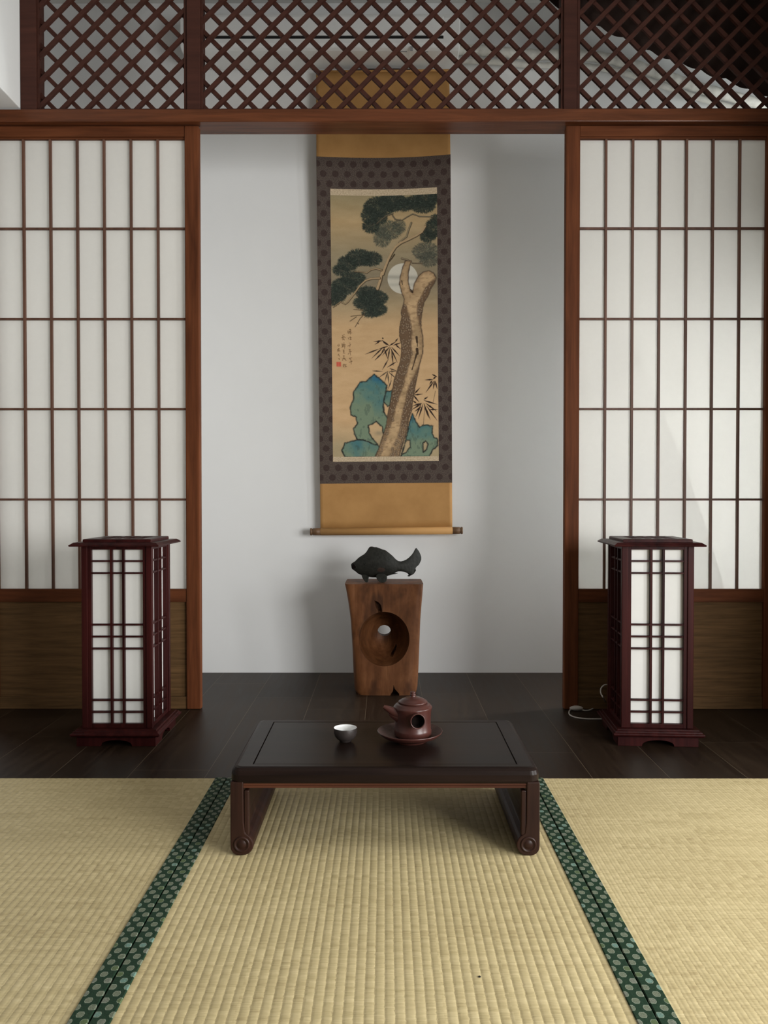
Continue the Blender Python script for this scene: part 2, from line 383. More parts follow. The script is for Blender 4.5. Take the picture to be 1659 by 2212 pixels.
# ------------------------------------------------------------------ sliding screens
def shoji(name, px_out, px_in, cols, xm, label):
    """px_in: edge at the opening; px_out: far edge of paper; xm: muntin pixel columns"""
    Y0, Y1 = Y_DOOR, Y_DOOR+0.034
    X = lambda px: ony(px, 800, Y0).x
    Z = lambda py: ony(829, py, Y0).z
    sgn = 1 if px_in > px_out else -1
    xi0, xi1 = X(px_in), X(px_in - sgn*31); xo1 = X(px_out); xo0 = X(px_out - sgn*31)
    root = thing(name, ((xi0+xo0)/2, Y0, 0), label, 'sliding screen', kind='structure')
    off = (-(xi0+xo0)/2, -Y0, 0)
    def part(nm, a, b, y0, y1, z0, z1, m, bev=0.0015):
        return obj(nm, shift(bx(min(a, b), max(a, b), y0, y1, z0, z1), off), m, root, bevel=bev)
    ztop = zb0-0.004
    part('stile', xi0, xi1, Y0, Y1, 0.001, ztop, M['frame_z'], 0.004)
    part('stile', xo0, xo1, Y0, Y1, 0.001, ztop, M['frame_z'], 0.004)
    part('rail', xi1, xo1, Y0+0.004, Y1, Z(294), ztop, M['frame_x'])
    part('rail', xi1, xo1, Y0+0.008, Y1, Z(298.5), Z(294), M['frame_x'])
    part('rail', xi1, xo1, Y0+0.004, Y1, Z(1301), Z(1273), M['frame_x'])
    part('rail', xi1, xo1, Y0+0.006, Y1, 0.001, Z(1506), M['panel'])
    part('lower_panel', xi1, xo1, Y0+0.014, Y1-0.004, Z(1506), Z(1301), M['panel'], 0)
    part('paper', xi1, xo1, Y0+0.0215, Y0+0.0225, Z(1273), Z(298.5), M['paper'], 0)
    mw = 0.0046
    for px in xm:
        part('muntin', X(px)-mw, X(px)+mw, Y0+0.008, Y0+0.021, Z(1273), Z(298.5), M['muntin'], 0.0008)
    for py in (491.5, 687.5, 883, 1079):
        part('muntin', xi1, xo1, Y0+0.0105, Y0+0.021, Z(py)-0.0042, Z(py)+0.0042, M['muntin'], 0.0008)
    return root
shoji('door_1', -8, 431, 7, (51, 109, 167, 225, 283, 341), 'left sliding screen of white paper with an olive-brown lower panel')
shoji('door_2', 1654, 1221, 7, (1309, 1367, 1425, 1483, 1540, 1598), 'right sliding screen of white paper, brighter towards its lower right')

# ------------------------------------------------------------------ tatami mats
XS = [onz(490, 1681, 0.025).x, onz(1148, 1681, 0.025).x]
MW = XS[1]-XS[0]; BW = 0.034
M0 = {}
def tatami(x0, label, sides=(1, 1)):
    x1 = x0 + MW; g = 0.0012
    ya, yb = Y_MAT-1.85, Y_MAT
    root = thing('tatami_mat', ((x0+x1)/2, (ya+yb)/2, 0), label, 'tatami mat', 'tatami mats laid side by side')
    off = (-(x0+x1)/2, -(ya+yb)/2, 0)
    bm = bmesh.new(); xa, xb = x0+BW*0.5, x1-BW*0.5
    k = math.floor(xa/RIB); xs = []
    prof = ((0.0, 0.0), (0.10, 0.55), (0.28, 0.92), (0.50, 1.0), (0.74, 0.86), (0.92, 0.45))
    while k*RIB < xb:
        for a, h in prof:
            x = (k+a)*RIB
            if xa <= x <= xb: xs.append((x, 0.0242 + 0.0004*h))
        k += 1
    N = 2; rows = []
    for j in range(N):
        y = ya + (yb-ya)*j/(N-1)
        rows.append([bm.verts.new((x, y, z)) for x, z in xs])
    for r0, r1 in zip(rows, rows[1:]):
        for i in range(len(xs)-1): bm.faces.new((r0[i], r0[i+1], r1[i+1], r1[i]))
    o = obj('rush_surface', shift(bm, off), M['rush_%.2f' % x0] if ('rush_%.2f' % x0) in M else M['rush'], root, smooth=True)
    # recenter ribs on world so the weave follows them
    obj('core', shift(bx(x0+g, x1-g, ya, yb, 0.0, 0.0228), off), M['core'], root)
    for a, b in ((x0+g, x0+BW), (x1-BW, x1-g)):
        bm = bmesh.new()
        q = [(a, 0.0), (a, 0.0252), (a+0.0015, 0.0266), (b-0.0015, 0.0266), (b, 0.0250), (b, 0.0)]
        prism(bm, q, ya, yb+0.0005)
        obj('cloth_border', shift(bm, off), M['border'], root, smooth=False)
    return root
M['core'] = plain('straw_core', (0.30, 0.23, 0.12, 1), 0.9)
# shift the mats' object origins onto the rib grid, so that ribs and weave agree
tatami(XS[0]-MW, 'left tatami mat, beside the dark green seam at the left')
tatami(XS[0], 'middle tatami mat, standing under the low table')
tatami(XS[1], 'right tatami mat, brightest in the daylight')
for o in list(bpy.data.objects):
    if o.name.startswith('rush_surface'):
        # snap the parent centre offset to whole ribs
        pass
bm = bmesh.new(); p = onz(1036, 2109, 0.026)
bmesh.ops.create_icosphere(bm, subdivisions=2, radius=0.0022)
bmesh.ops.scale(bm, vec=(1.1, 1.3, 0.35), verts=bm.verts[:])
o = obj('speck', bm, M['black'], smooth=True); o.location = (p.x, p.y, 0.0256)
mark(o, 'tiny black speck lying on the front of the middle mat', 'speck')

# ------------------------------------------------------------------ low table
ZM = 0.0252
YT0 = onz(829, 1849, ZM).y
def zt(py, Y): return ony(829, py, Y).z
ZT = zt(1658, YT0+0.006)                     # top surface
YT1 = onz(829, 1553, ZT).y
xl = ony(497, 1750, YT0).x; xr = ony(1166.5, 1750, YT0).x
XC = (xl+xr)/2; HWT = (xr-xl)/2
tab = thing('low_table', (XC, (YT0+YT1)/2, ZM), 'low dark hardwood tea table with scrolled slab legs on the mats', 'table')
off = (-XC, -(YT0+YT1)/2, -ZM)
DT = 0.036                                   # frame thickness
bm = bmesh.new()
gx, gy = 0.047, 0.030; gw = 0.0022
# frame of four members, sunk groove, floating panel
def rr(x0, x1, y0, y1, z0, z1): box(bm, x0, x1, y0, y1, z0, z1)
z0 = ZT-DT
# one rounded-corner outline lofted up with an eased edge
def rounded(x0, x1, y0, y1, r, n=8):
    out = []
    for cx, cy, a0 in ((x1-r, y1-r, 0), (x0+r, y1-r, 90), (x0+r, y0+r, 180), (x1-r, y0+r, 270)):
        for k in range(n+1):
            a = math.radians(a0 + 90*k/n); out.append((cx+r*math.cos(a), cy+r*math.sin(a)))
    return out
rings = []
for ins, z in ((0.004, z0), (0.0, z0+0.006), (0.0, ZT-0.016), (0.0025, ZT-0.007), (0.007, ZT-0.002), (0.014, ZT)):
    pts = rounded(xl+ins, xr-ins, YT0+ins, YT1-ins, 0.022-ins*0.6)
    rings.append([bm.verts.new((x, y, z)) for x, y in pts])
for a, b in zip(rings, rings[1:]):
    for i in range(len(a)): bm.faces.new((a[i], a[(i+1) % len(a)], b[(i+1) % len(a)], b[i]))
bm.faces.new(rings[0][::-1])
# top ring face with a rectangular hole for the groove
ix0, ix1, iy0, iy1 = xl+gx, xr-gx, YT0+gy, YT1-gy
inner = []
top = rings[-1]; n = 9
cor = [bm.verts.new(p) for p in ((ix1, iy1, ZT), (ix0, iy1, ZT), (ix0, iy0, ZT), (ix1, iy0, ZT))]
for q in range(4):
    seg = top[q*n:(q+1)*n]
    for i in range(n-1): bm.faces.new((seg[i], seg[i+1], cor[q]))
    nx = top[((q+1)*n) % len(top)]
    bm.faces.new((seg[-1], nx, cor[(q+1) % 4], cor[q]))
low = [bm.verts.new((v.co.x, v.co.y, ZT-0.006)) for v in cor]
for q in range(4): bm.faces.new((cor[q], cor[(q+1) % 4], low[(q+1) % 4], low[q]))
bm.faces.new(low)
obj('tabletop', shift(bm, off), M['table'], tab, bevel=0, smooth=False)
obj('top_panel', shift(bx(ix0+gw, ix1-gw, iy0+gw, iy1-gw, ZT-0.006, ZT-0.0004), off), M['table'], tab, bevel=0.0012)
# moulded aprons below front and back edges
za0 = zt(1702.5, YT0+0.004)
for ya, s in ((YT0+0.004, 1), (YT1-0.004, -1)):
    bm = bmesh.new()
    pr = [(ya, z0+0.002), (ya, z0-0.004), (ya+s*0.004, z0-0.006), (ya+s*0.004, za0+0.007), (ya+s*0.001, za0+0.005), (ya+s*0.001, za0), (ya+s*0.022, za0), (ya+s*0.022, z0+0.002)]
    prism(bm, pr, xl+0.028, xr-0.028, 'x')
    obj('apron', shift(bm, off), M['apron'], tab)
# slab legs ending in an inward scroll
def leg(side):
    xo = xl if side < 0 else xr; s = -side
    P = lambda a, z: (xo + s*a, z)
    rs = 0.025; tz = z0+0.004
    prof = [P(0.0, tz), P(0.0, ZM+0.022)]
    for k in range(7):
        a = math.radians(180 + 90*k/6); prof.append(P(0.020+0.020*math.cos(a), ZM+0.020+0.020*math.sin(a)))
    for k in range(1, 9):
        a = math.radians(-90 + 140*k/8); prof.append(P(0.028+rs*math.cos(a), ZM+rs+rs*math.sin(a)))
    prof += [P(0.034, ZM+0.052), P(0.031, ZM+0.075), P(0.030, tz)]
    bm = bmesh.new(); prism(bm, prof, YT0+0.001, YT1-0.001)
    l = obj('leg', shift(bm, off), M['table_leg'], tab, bevel=0.0025)
    # raised inner bead and the scroll eye on the front and back faces
    for yf, t_ in ((YT0+0.001, -1), (YT1-0.001, 1)):
        bm = bmesh.new()
        a0, a1 = sorted((xo+s*0.0315, xo+s*0.0425))
        box(bm, a0, a1, min(yf+0.0015, yf-t_*0.020), max(yf+0.0015, yf-t_*0.020), ZM+0.046, tz-0.02)
        b0, b1 = sorted((xo+s*0.0262, xo+s*0.0300))
        obj('bead', shift(bm, off), M['table_leg'], l, bevel=0.0025)
        bm = bmesh.new()
        lathe(bm, [(0.0, -0.0012), (0.009, -0.0016), (0.0105, 0.0008), (0.0125, 0.0008), (0.015, -0.0030), (0.0175, -0.0026), (0.0190, 0.0012), (0.0190, 0.004)], 32)
        bmesh.ops.rotate(bm, cent=(0,0,0), matrix=Matrix.Rotation(math.radians(-90 if t_ < 0 else 90), 3, 'X'), verts=bm.verts[:])
        shift(bm, (xo+s*0.026, yf, ZM+0.026))
        obj('scroll_eye', shift(bm, off), M['table_leg'], l, smooth=True)
leg(-1); leg(1)

# ------------------------------------------------------------------ tea things
clay = plain('red_clay', (0.060, 0.020, 0.0155, 1), 0.30, 0.42, vary=0.2, scale=30, bump=0.05)
clay_in = plain('raw_clay', (0.085, 0.048, 0.040, 1), 0.6, 0.3, vary=0.25, scale=60, bump=0.3)
dark_glaze = plain('dark_clay', (0.034, 0.027, 0.025, 1), 0.42, 0.35, vary=0.15, scale=40, bump=0.12)
porc = plain('white_glaze', (0.85, 0.86, 0.86, 1), 0.15, 0.5, vary=0.01)
cp = onz(746, 1601, ZT)
cup = thing('tea_cup', (cp.x, cp.y, ZT), 'small dark clay tea cup with a white glazed inside', 'cup')
bm = bmesh.new(); r = 25.3*cp.y/F
lathe(bm, [(0, 0.0012), (r*0.42, 0.0012), (r*0.44, 0), (r*0.50, 0), (r*0.52, 0.004), (r*0.72, 0.007), (r*0.90, 0.0135), (r*0.985, 0.022), (r, 0.0335), (r*0.985, 0.0350)], 56)
obj('body', bm, dark_glaze, cup, smooth=True)
bm = bmesh.new()
lathe(bm, [(r*0.985, 0.0350), (r*0.955, 0.0346), (r*0.94, 0.030), (r*0.90, 0.020), (r*0.74, 0.011), (r*0.4, 0.0075), (0, 0.007)], 56)
mark(obj('glazed_inside', bm, porc, cup, smooth=True), 'white glazed inside of the cup')

pp = onz(885.5, 1600, ZT)
R = 70.5*pp.y/F
plate = thing('saucer', (pp.x, pp.y, ZT), 'wide footed red clay saucer dish holding the teapot', 'dish')
bm = bmesh.new()
lathe(bm, [(0, 0.003), (R*0.40, 0.003), (R*0.44, 0.0), (R*0.50, 0.0), (R*0.50, 0.005), (R*0.66, 0.0075), (R*0.86, 0.0145), (R*0.985, 0.0235), (R, 0.0262), (R*0.985, 0.0268)], 72)
obj('outer_bowl', bm, clay, plate, smooth=True)
bm = bmesh.new()
lathe(bm, [(R*0.985, 0.0268), (R*0.955, 0.0250), (R*0.80, 0.0165), (R*0.66, 0.0115), (R*0.60, 0.0125), (R*0.56, 0.0112), (R*0.3, 0.0105), (0, 0.0105)], 72)
obj('inner_surface', bm, clay_in, plate, smooth=True)

zp = ZT+0.0108
tp = Vector((ony(892, 1560, pp.y).x, pp.y+0.006, zp)); S = tp.y/F
pot = thing('teapot', tp, 'red clay teapot with hollow side handle and beaked spout', 'teapot')
rb = 40.0*S
zs = ony(829, 1537, tp.y-rb).z - zp           # shoulder height
bm = bmesh.new()
lathe(bm, [(0, 0), (rb*0.90, 0), (rb*0.98, 0.003), (rb*1.015, 0.006), (rb*1.0, 0.0085), (rb*1.02, 0.0105), (rb*1.0, 0.013), (rb*1.015, 0.015),
           (rb*0.985, 0.018), (rb*0.97, zs*0.55), (rb*0.985, zs*0.82), (rb*1.03, zs*0.96), (rb*1.045, zs), (rb*1.03, zs+0.002), (rb*0.97, zs+0.003),
           (rb*0.95, zs+0.0065), (rb*0.80, zs+0.0105), (rb*0.77, zs+0.0105)], 72)
obj('body', bm, clay, pot, smooth=True)
bm = bmesh.new()
lathe(bm, [(rb*0.60, zs+0.009), (rb*0.765, zs+0.0105), (rb*0.79, zs+0.0135), (rb*0.765, zs+0.0155), (rb*0.70, zs+0.0160), (rb*0.66, zs+0.0185), (rb*0.45, zs+0.0235), (rb*0.22, zs+0.0260), (0, zs+0.0268)], 64)
lid = obj('lid', bm, clay, pot, smooth=True)
bm = bmesh.new(); q = zs+0.026
lathe(bm, [(rb*0.17, q), (rb*0.125, q+0.002), (rb*0.16, q+0.0045), (rb*0.17, q+0.006), (rb*0.12, q+0.0075), (rb*0.115, q+0.0085), (rb*0.15, q+0.010), (rb*0.15, q+0.0115), (rb*0.09, q+0.0135), (0, q+0.014)], 32)
obj('knob', bm, clay, lid, smooth=True)
# beaked spout, swung a little towards the viewer
bm = bmesh.new()
def sp(px, py): 
    v = ony(px, py, tp.y-0.012); return v - tp
P_ = smooth_path([sp(*a) for a in [(872, 1543), (860, 1541.5), (848, 1536.5), (840, 1532), (833, 1528.5), (828.5, 1526.5)]], 6)
n = len(P_); q_ = [k/(n-1) for k in range(n)]
tube(bm, P_, [0.0128*(1-k)**1.3 + 0.0046 for k in q_], 24, cap=False)
tube(bm, [P_[-1], P_[-3], P_[-6]], [0.0046, 0.0034, 0.0028], 24, cap=False)
B_ = smooth_path([sp(*a) for a in [(878, 1556), (862, 1549.5), (849, 1544.5), (838.5, 1541)]], 6); n = len(B_)
tube(bm, B_, [0.0185*(1-k/(n-1))**0.85 + 0.0016 for k in range(n)], 24)
obj('spout', bm, clay, pot, smooth=True)
# hollow side handle pointing at the viewer
bm = bmesh.new()
hc = ony(902.5, 1558.5, tp.y-rb-0.020) - tp; d = Vector((0.16, -1, 0.05)).normalized()
ro, ri = 0.0190, 0.0160
start = hc - d*0.028
rings = []
sx = d.cross(Vector((0,0,1))).normalized(); sz = sx.cross(d).normalized()
for dist, rr_ in ((-0.008, 0.0172), (0.010, 0.0165), (0.020, 0.0168), (0.026, 0.0182), (0.0285, 0.0190), (0.0295, 0.0182), (0.0285, 0.0163), (0.020, 0.0160), (-0.002, 0.0158)):
    rings.append([bm.verts.new(start + d*dist + (sx*math.cos(a) + sz*math.sin(a))*rr_) for a in [2*math.pi*k/40 for k in range(40)]])
for a, b in zip(rings, rings[1:]):
    for k in range(40): bm.faces.new((a[k], a[(k+1) % 40], b[(k+1) % 40], b[k]))
bm.faces.new(rings[-1])
hd = obj('handle', bm, [clay], pot, smooth=True)
hollow_shade = plain('dark_hollow', (0.006, 0.004, 0.0035, 1), 0.9, 0.05)  # black that puts the shade inside hollows into the colour
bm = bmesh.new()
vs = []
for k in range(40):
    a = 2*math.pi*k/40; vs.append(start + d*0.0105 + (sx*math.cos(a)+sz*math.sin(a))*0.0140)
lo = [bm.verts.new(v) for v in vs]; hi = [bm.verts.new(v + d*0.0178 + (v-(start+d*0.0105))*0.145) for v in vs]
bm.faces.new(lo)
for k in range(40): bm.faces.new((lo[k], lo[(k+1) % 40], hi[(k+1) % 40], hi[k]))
mark(obj('handle_hollow', bm, hollow_shade, hd, smooth=True), 'hollow of the handle, its shade coloured black')

# ------------------------------------------------------------------ carved wooden stool and iron fish
YP0 = onz(829, 1503, 0.0).y
def pz(py): return ony(829, py, YP0).z
ZP = pz(1262)
depth = onz(829, 1250.5, ZP).y - YP0
PC = Vector((ony(830, 1380, YP0).x, YP0 + depth/2, 0))
ped = thing('carved_stool', PC, 'carved wooden block stool with a round bowl hollow pierced by a hole', 'stool')
sil = [(1262, 745, 914.5), (1275, 748, 913.5), (1300, 752, 911.5), (1340, 757, 908.5), (1400, 760.5, 906), (1450, 762.5, 904.5), (1485, 764, 903), (1497, 766, 901), (1503, 771, 898)]
ys = [a[0] for a in sil]
NZ = 60; NA = 96; bm = bmesh.new(); rings = []
rng = random.Random(4)
for i in range(NZ+1):
    py = 1503 + (1262-1503)*i/NZ
    l = np.interp(py, ys, [a[1] for a in sil]); r = np.interp(py, ys, [a[2] for a in sil])
    A = ony(l, py, YP0+0.02).x - PC.x; B = ony(r, py, YP0+0.02).x - PC.x
    z = pz(py); cx, hx = (A+B)/2, (B-A)/2; hy = depth/2*(0.94+0.06*i/NZ)
    e = 0.13 + 0.16*(1-i/NZ)
    ring = []
    for k in range(NA):
        a = 2*math.pi*k/NA; ca, sa = math.cos(a), math.sin(a)
        x = cx + hx*math.copysign(abs(ca)**e, ca); y = hy*math.copysign(abs(sa)**e, sa)
        wob = 1 + 0.010*math.sin(3*a+z*9) + 0.006*math.sin(7*a-z*20)
        ring.append(bm.verts.new((x*(1+0.3*(wob-1)), y*wob, max(z, 0.0) if i else 0.0)))
    rings.append(ring)
for a, b in zip(rings, rings[1:]):
    for k in range(NA): bm.faces.new((a[k], a[(k+1) % NA], b[(k+1) % NA], b[k]))
bm.faces.new(rings[0][::-1]); bm.faces.new(rings[-1])
t = NT('stool_wood'); v = t.coord()
n1 = t.noise(t.mapping(v, (1, 1, 0.12)), 34, 6, 0.6, 0.6); n2 = t.noise(t.mapping(v, (1, 1, 0.5)), 11, 4, 0.6, 0.8)
f = t.math('ADD', t.math('MULTIPLY', n1, 0.45), t.math('MULTIPLY', n2, 0.55))
t.set(Base_Color=t.ramp(f, [(0.30, (0.045, 0.016, 0.006, 1)), (0.48, (0.105, 0.040, 0.015, 1)), (0.60, (0.150, 0.060, 0.024, 1)), (0.74, (0.22, 0.10, 0.044, 1))]), Roughness=0.48, Specular_IOR_Level=0.14, Coat_Weight=0.0)
sx3 = t.sep(v)
kx = t.math('DIVIDE', t.math('SUBTRACT', sx3[0], -0.030), 0.030); kz = t.math('DIVIDE', t.math('SUBTRACT', sx3[2], 0.385), 0.060)
kd = t.math('ADD', t.math('ADD', t.math('MULTIPLY', kx, kx), t.math('MULTIPLY', kz, kz)), t.math('MULTIPLY', t.math('SUBTRACT', n1, 0.5), 2.5))
knot = t.math('SUBTRACT', 1.0, t.math('MULTIPLY', kd, 0.8)); knot = t.math('MINIMUM', t.math('MAXIMUM', knot, 0.0), 0.75)
st = t.noise(t.mapping(v, (1.4, 1, 0.8), (3, 1, 2)), 7.5, 3, 0.6)
stain = t.math('MINIMUM', t.math('MAXIMUM', t.math('MULTIPLY', t.math('SUBTRACT', st, 0.54), 5.0), 0.0), 0.6)
bc0 = t.p.inputs['Base Color'].links[0].from_socket
t.set(Base_Color=t.mix(t.math('MAXIMUM', knot, stain), bc0, (0.030, 0.012, 0.006, 1)))
t.bump(n1, 0.2, 0.002); M['stool'] = t.m
body = obj('block', bm, M['stool'], ped, smooth=False)
def cutter(bm):
    me = bpy.data.meshes.new('c'); fix(bm); bm.to_mesh(me); bm.free(); o = bpy.data.objects.new('c', me); C.objects.link(o); o.parent = ped; return o
cuts = []
bc = ony(830, 1381, YP0) - PC; S_ = YP0/F
bm = bmesh.new(); bmesh.ops.create_uvsphere(bm, u_segments=64, v_segments=40, radius=1.0)
bmesh.ops.scale(bm, vec=(54*S_*1.02, 0.185, 58.5*S_*1.02), verts=bm.verts[:]); shift(bm, (bc.x, -depth/2-0.012, bc.z)); cuts.append(cutter(bm))
hc_ = ony(830, 1366, YP0+0.12) - PC
bm = bmesh.new(); tube(bm, [Vector((hc_.x, -0.06, hc_.z-0.003)), Vector((hc_.x, 0.0, hc_.z)), Vector((hc_.x, depth*0.7, hc_.z+0.002))], [0.0262, 0.0262, 0.034], 28, squash=0.86); cuts.append(cutter(bm))
# crack above the bowl, split inside the bowl, notch in the foot
def sliver(pts, d0, d1):
    bm = bmesh.new(); A = []; B = []
    for px, py in pts:
        p = ony(px, py, YP0) - PC; A.append(bm.verts.new((p.x, d0, p.z))); q = 0.35
        c0 = ony(sum(a for a, b in pts)/len(pts), sum(b for a, b in pts)/len(pts), YP0) - PC
        B.append(bm.verts.new((c0.x+(p.x-c0.x)*q, d1, c0.z+(p.z-c0.z)*q)))
    n = len(pts)
    for i in range(n): bm.faces.new((A[i], A[(i+1) % n], B[(i+1) % n], B[i]))
    bm.faces.new(A); bm.faces.new(B[::-1]); return cutter(bm)
cuts.append(sliver([(805, 1291), (810, 1293), (818, 1297), (825, 1305), (828, 1315), (830, 1332), (817, 1332), (816, 1322), (811, 1315), (808, 1306)], -depth/2-0.02, -depth/2+0.030))
cuts.append(sliver([(840, 1512), (842, 1500), (847, 1495), (848.5, 1489), (850, 1476), (853, 1487), (860, 1495), (865, 1500), (865, 1512)], -depth/2-0.02, -depth/2+0.07))
cuts.append(sliver([(836, 1437), (841, 1425), (851, 1410), (858, 1398), (861, 1386), (865, 1400), (858, 1418), (847, 1436)], -depth/2-0.02, -depth/2+0.16))
for c in cuts:
    m_ = body.modifiers.new('cut', 'BOOLEAN'); m_.operation = 'DIFFERENCE'; m_.object = c; m_.solver = 'EXACT'
bpy.context.view_layer.update()
dg = bpy.context.evaluated_depsgraph_get()
me = bpy.data.meshes.new_from_object(body.evaluated_get(dg)); body.modifiers.clear(); body.data = me
for c in cuts: bpy.data.objects.remove(c, do_unlink=True)
b_ = body.modifiers.new('bevel', 'BEVEL'); b_.width = 0.003; b_.segments = 2; b_.limit_method = 'ANGLE'; b_.angle_limit = math.radians(50)

# iron fish, lofted from cross sections
YF = YP0 + depth*0.50
FS = YF/F
iron = NT('rusty_iron'); v = iron.coord()
n1 = iron.noise(v, 60, 5, 0.65); n2 = iron.noise(v, 14, 4, 0.6)
base = iron.ramp(n1, [(0.3, (0.009, 0.009, 0.007, 1)), (0.7, (0.020, 0.020, 0.016, 1))])
sx_ = iron.sep(v)
dx = iron.math('SUBTRACT', sx_[0], -0.034); dz = iron.math('SUBTRACT', sx_[2], 0.046)
dd = iron.math('ADD', iron.math('MULTIPLY', dx, iron.math('MULTIPLY', dx, 1.0)), iron.math('MULTIPLY', dz, iron.math('MULTIPLY', dz, 3.0)))
patch = iron.math('LESS_THAN', iron.math('ADD', dd, iron.math('MULTIPLY', n2, 0.0006)), 0.00055)
iron.set(Base_Color=iron.mix(iron.math('MULTIPLY', patch, 0.3), base, (0.075, 0.030, 0.020, 1)), Roughness=0.7, Metallic=0.0, Specular_IOR_Level=0.2)
vor = iron.n('ShaderNodeTexVoronoi'); iron.put(vor.inputs['Vector'], v); vor.inputs['Scale'].default_value = 85
iron.bump(iron.math('ADD', vor.outputs['Distance'], iron.math('MULTIPLY', n1, 0.6)), 0.35, 0.003)
fo = ony(840, 1262, YF); fish = thing('iron_fish', (fo.x, YF, ZP), 'dark cast iron carp figure with open mouth and raised tail', 'figurine')
def fz(zx, zy):
    p = ony(740+zx/8.73, 1165+zy/8.73, YF); return p.x-fo.x, p.z-ZP
sec = [(169, 506, 574, .007), (176, 488, 592, .011), (190, 478, 606, .014), (230, 455, 632, .016), (300, 385, 690, .024), (360, 345, 712, .030), (400, 322, 722, .033), (440, 285, 730, .036), (470, 240, 738, .038),
       (495, 196, 745, .039), (525, 174, 750, .040), (560, 172, 755, .041), (600, 186, 756, .042), (640, 186, 757, .042), (700, 204, 755, .042), (745, 226, 750, .041), (800, 236, 738, .040), (850, 272, 728, .038),
       (900, 312, 712, .035), (950, 356, 695, .030), (1000, 410, 664, .024), (1050, 446, 642, .018), (1100, 453, 642, .015), (1150, 443, 652, .013), (1200, 422, 668, .011), (1250, 388, 690, .010),
       (1300, 342, 722, .009), (1340, 290, 705, .008), (1365, 240, 655, .007), (1382, 216, 600, .006), (1397, 205, 572, .006), (1420, 236, 555, .006), (1450, 275, 530, .005), (1480, 340, 475, .004), (1495, 385, 440, .002)]
bm = bmesh.new(); rings = []; NA = 28
bend = lambda x: 0.035*max(0, (x-0.03)/0.09)**2
for zx, a, b, w_ in sec:
    x, zt_ = fz(zx, a); _, zb = fz(zx, b); cz, hz = (zt_+zb)/2, (zt_-zb)/2; ring = []
    for k in range(NA):
        an = 2*math.pi*k/NA
        ww = w_*abs(math.cos(an))**0.9*(1 if math.cos(an) > 0 else -1)
        zz = hz*math.sin(an)
        if zz > 0: ww *= (1 - 0.45*(zz/hz)**2)      # sharper back
        ring.append(bm.verts.new((x, ww + bend(x), cz+zz)))
    rings.append(ring)
for a, b in zip(rings, rings[1:]):
    for k in range(NA): bm.faces.new((a[k], a[(k+1) % NA], b[(k+1) % NA], b[k]))
bm.faces.new(rings[-1])
# open mouth: turn the lips inward
lip = rings[0]; cx_ = sum((v.co for v in lip), Vector())/NA
inn = [bm.verts.new(cx_ + (v.co-cx_)*0.75 + Vector((0.010, 0, 0))) for v in lip]
for k in range(NA): bm.faces.new((lip[k], lip[(k+1) % NA], inn[(k+1) % NA], inn[k]))
bm.faces.new(inn)
bd = obj('body', bm, iron.m, fish, smooth=True)
# thick-lipped mouth ring turned to the viewer
bm = bmesh.new()
mx, mz = fz(212, 540)
P_ = []
for k in range(25):
    a = 2*math.pi*k/24
    P_.append(Vector((mx+0.0005+0.0092*math.cos(a)-0.004*math.sin(a), -0.0170-0.004*math.cos(a), mz+0.0118*math.sin(a))))
tube(bm, P_, 0.0020, 8)
obj('lip', bm, iron.m, fish, smooth=True)
bm = bmesh.new(); bmesh.ops.create_icosphere(bm, subdivisions=2, radius=1.0)
bmesh.ops.scale(bm, vec=(0.0095, 0.0080, 0.0128), verts=bm.verts[:]); bmesh.ops.rotate(bm, cent=(0,0,0), matrix=Matrix.Rotation(math.radians(25), 3, 'Y'), verts=bm.verts[:]); shift(bm, (mx+0.001, -0.0135, mz))
mark(obj('mouth_hollow', bm, hollow_shade, fish, smooth=True), 'open mouth, its inner shade coloured black')  # solid black shape standing in for the shaded inside of the mouth
ex, ez = fz(450, 480)
bm = bmesh.new(); lathe(bm, [(0, 0.0030), (0.0035, 0.0022), (0.0048, 0.0), (0.0066, 0.0022), (0.0082, 0.0008), (0.009, -0.003)], 24)
bmesh.ops.rotate(bm, cent=(0,0,0), matrix=Matrix.Rotation(math.radians(90), 3, 'X'), verts=bm.verts[:]); shift(bm, (ex, -0.0372, ez))
obj('eye', bm, iron.m, fish, smooth=True)
def fin(pts, y0, y1, th=0.0035, nm='fin'):
    """fan shaped flap leaning out from y0 (top) to y1 (foot)"""
    Q = [fz(*p) for p in pts]; zt_ = max(q[1] for q in Q); zb = min(q[1] for q in Q); bm = bmesh.new(); A = []; B = []
    for x, z in Q:
        f = (zt_-z)/(zt_-zb); y = y0+(y1-y0)*f
        A.append(bm.verts.new((x, y-th, z))); B.append(bm.verts.new((x, y+th, z)))
    n = len(Q)
    for i in range(n): bm.faces.new((A[i], A[(i+1) % n], B[(i+1) % n], B[i]))
    bm.faces.new(A); bm.faces.new(B[::-1])
    return obj(nm, bm, iron.m, fish, bevel=0.0028, seg=3)
def lower(pts, y1):
    """let the foot reach the stool top when it leans forward"""
    return pts
zfoot = 1165 + 0
fin([(632, 700), (660, 678), (720, 668), (790, 675), (838, 712), (838, 760), (825, 800), (790, 825), (745, 832), (700, 818), (665, 790), (640, 750)], -0.036, -0.058, 0.0035)
fin([(355, 690), (440, 690), (500, 730), (492, 770), (485, 815), (470, 828), (440, 822), (410, 795), (380, 755)], -0.020, -0.050, 0.004)
fin([(640, 700), (800, 690), (830, 745), (810, 775), (690, 775), (650, 750)], 0.034, 0.046, 0.0035)
fin([(1225, 690), (1300, 670), (1368, 640), (1385, 600), (1388, 640), (1368, 668), (1340, 705), (1300, 722), (1262, 748), (1232, 744), (1228, 735), (1250, 712)], 0.030, 0.026, 0.004, 'tail_foot')
fin([(860, 700), (930, 680), (1045, 664), (1040, 672), (1000, 688), (940, 694), (870, 715)], -0.012, -0.014, 0.003)
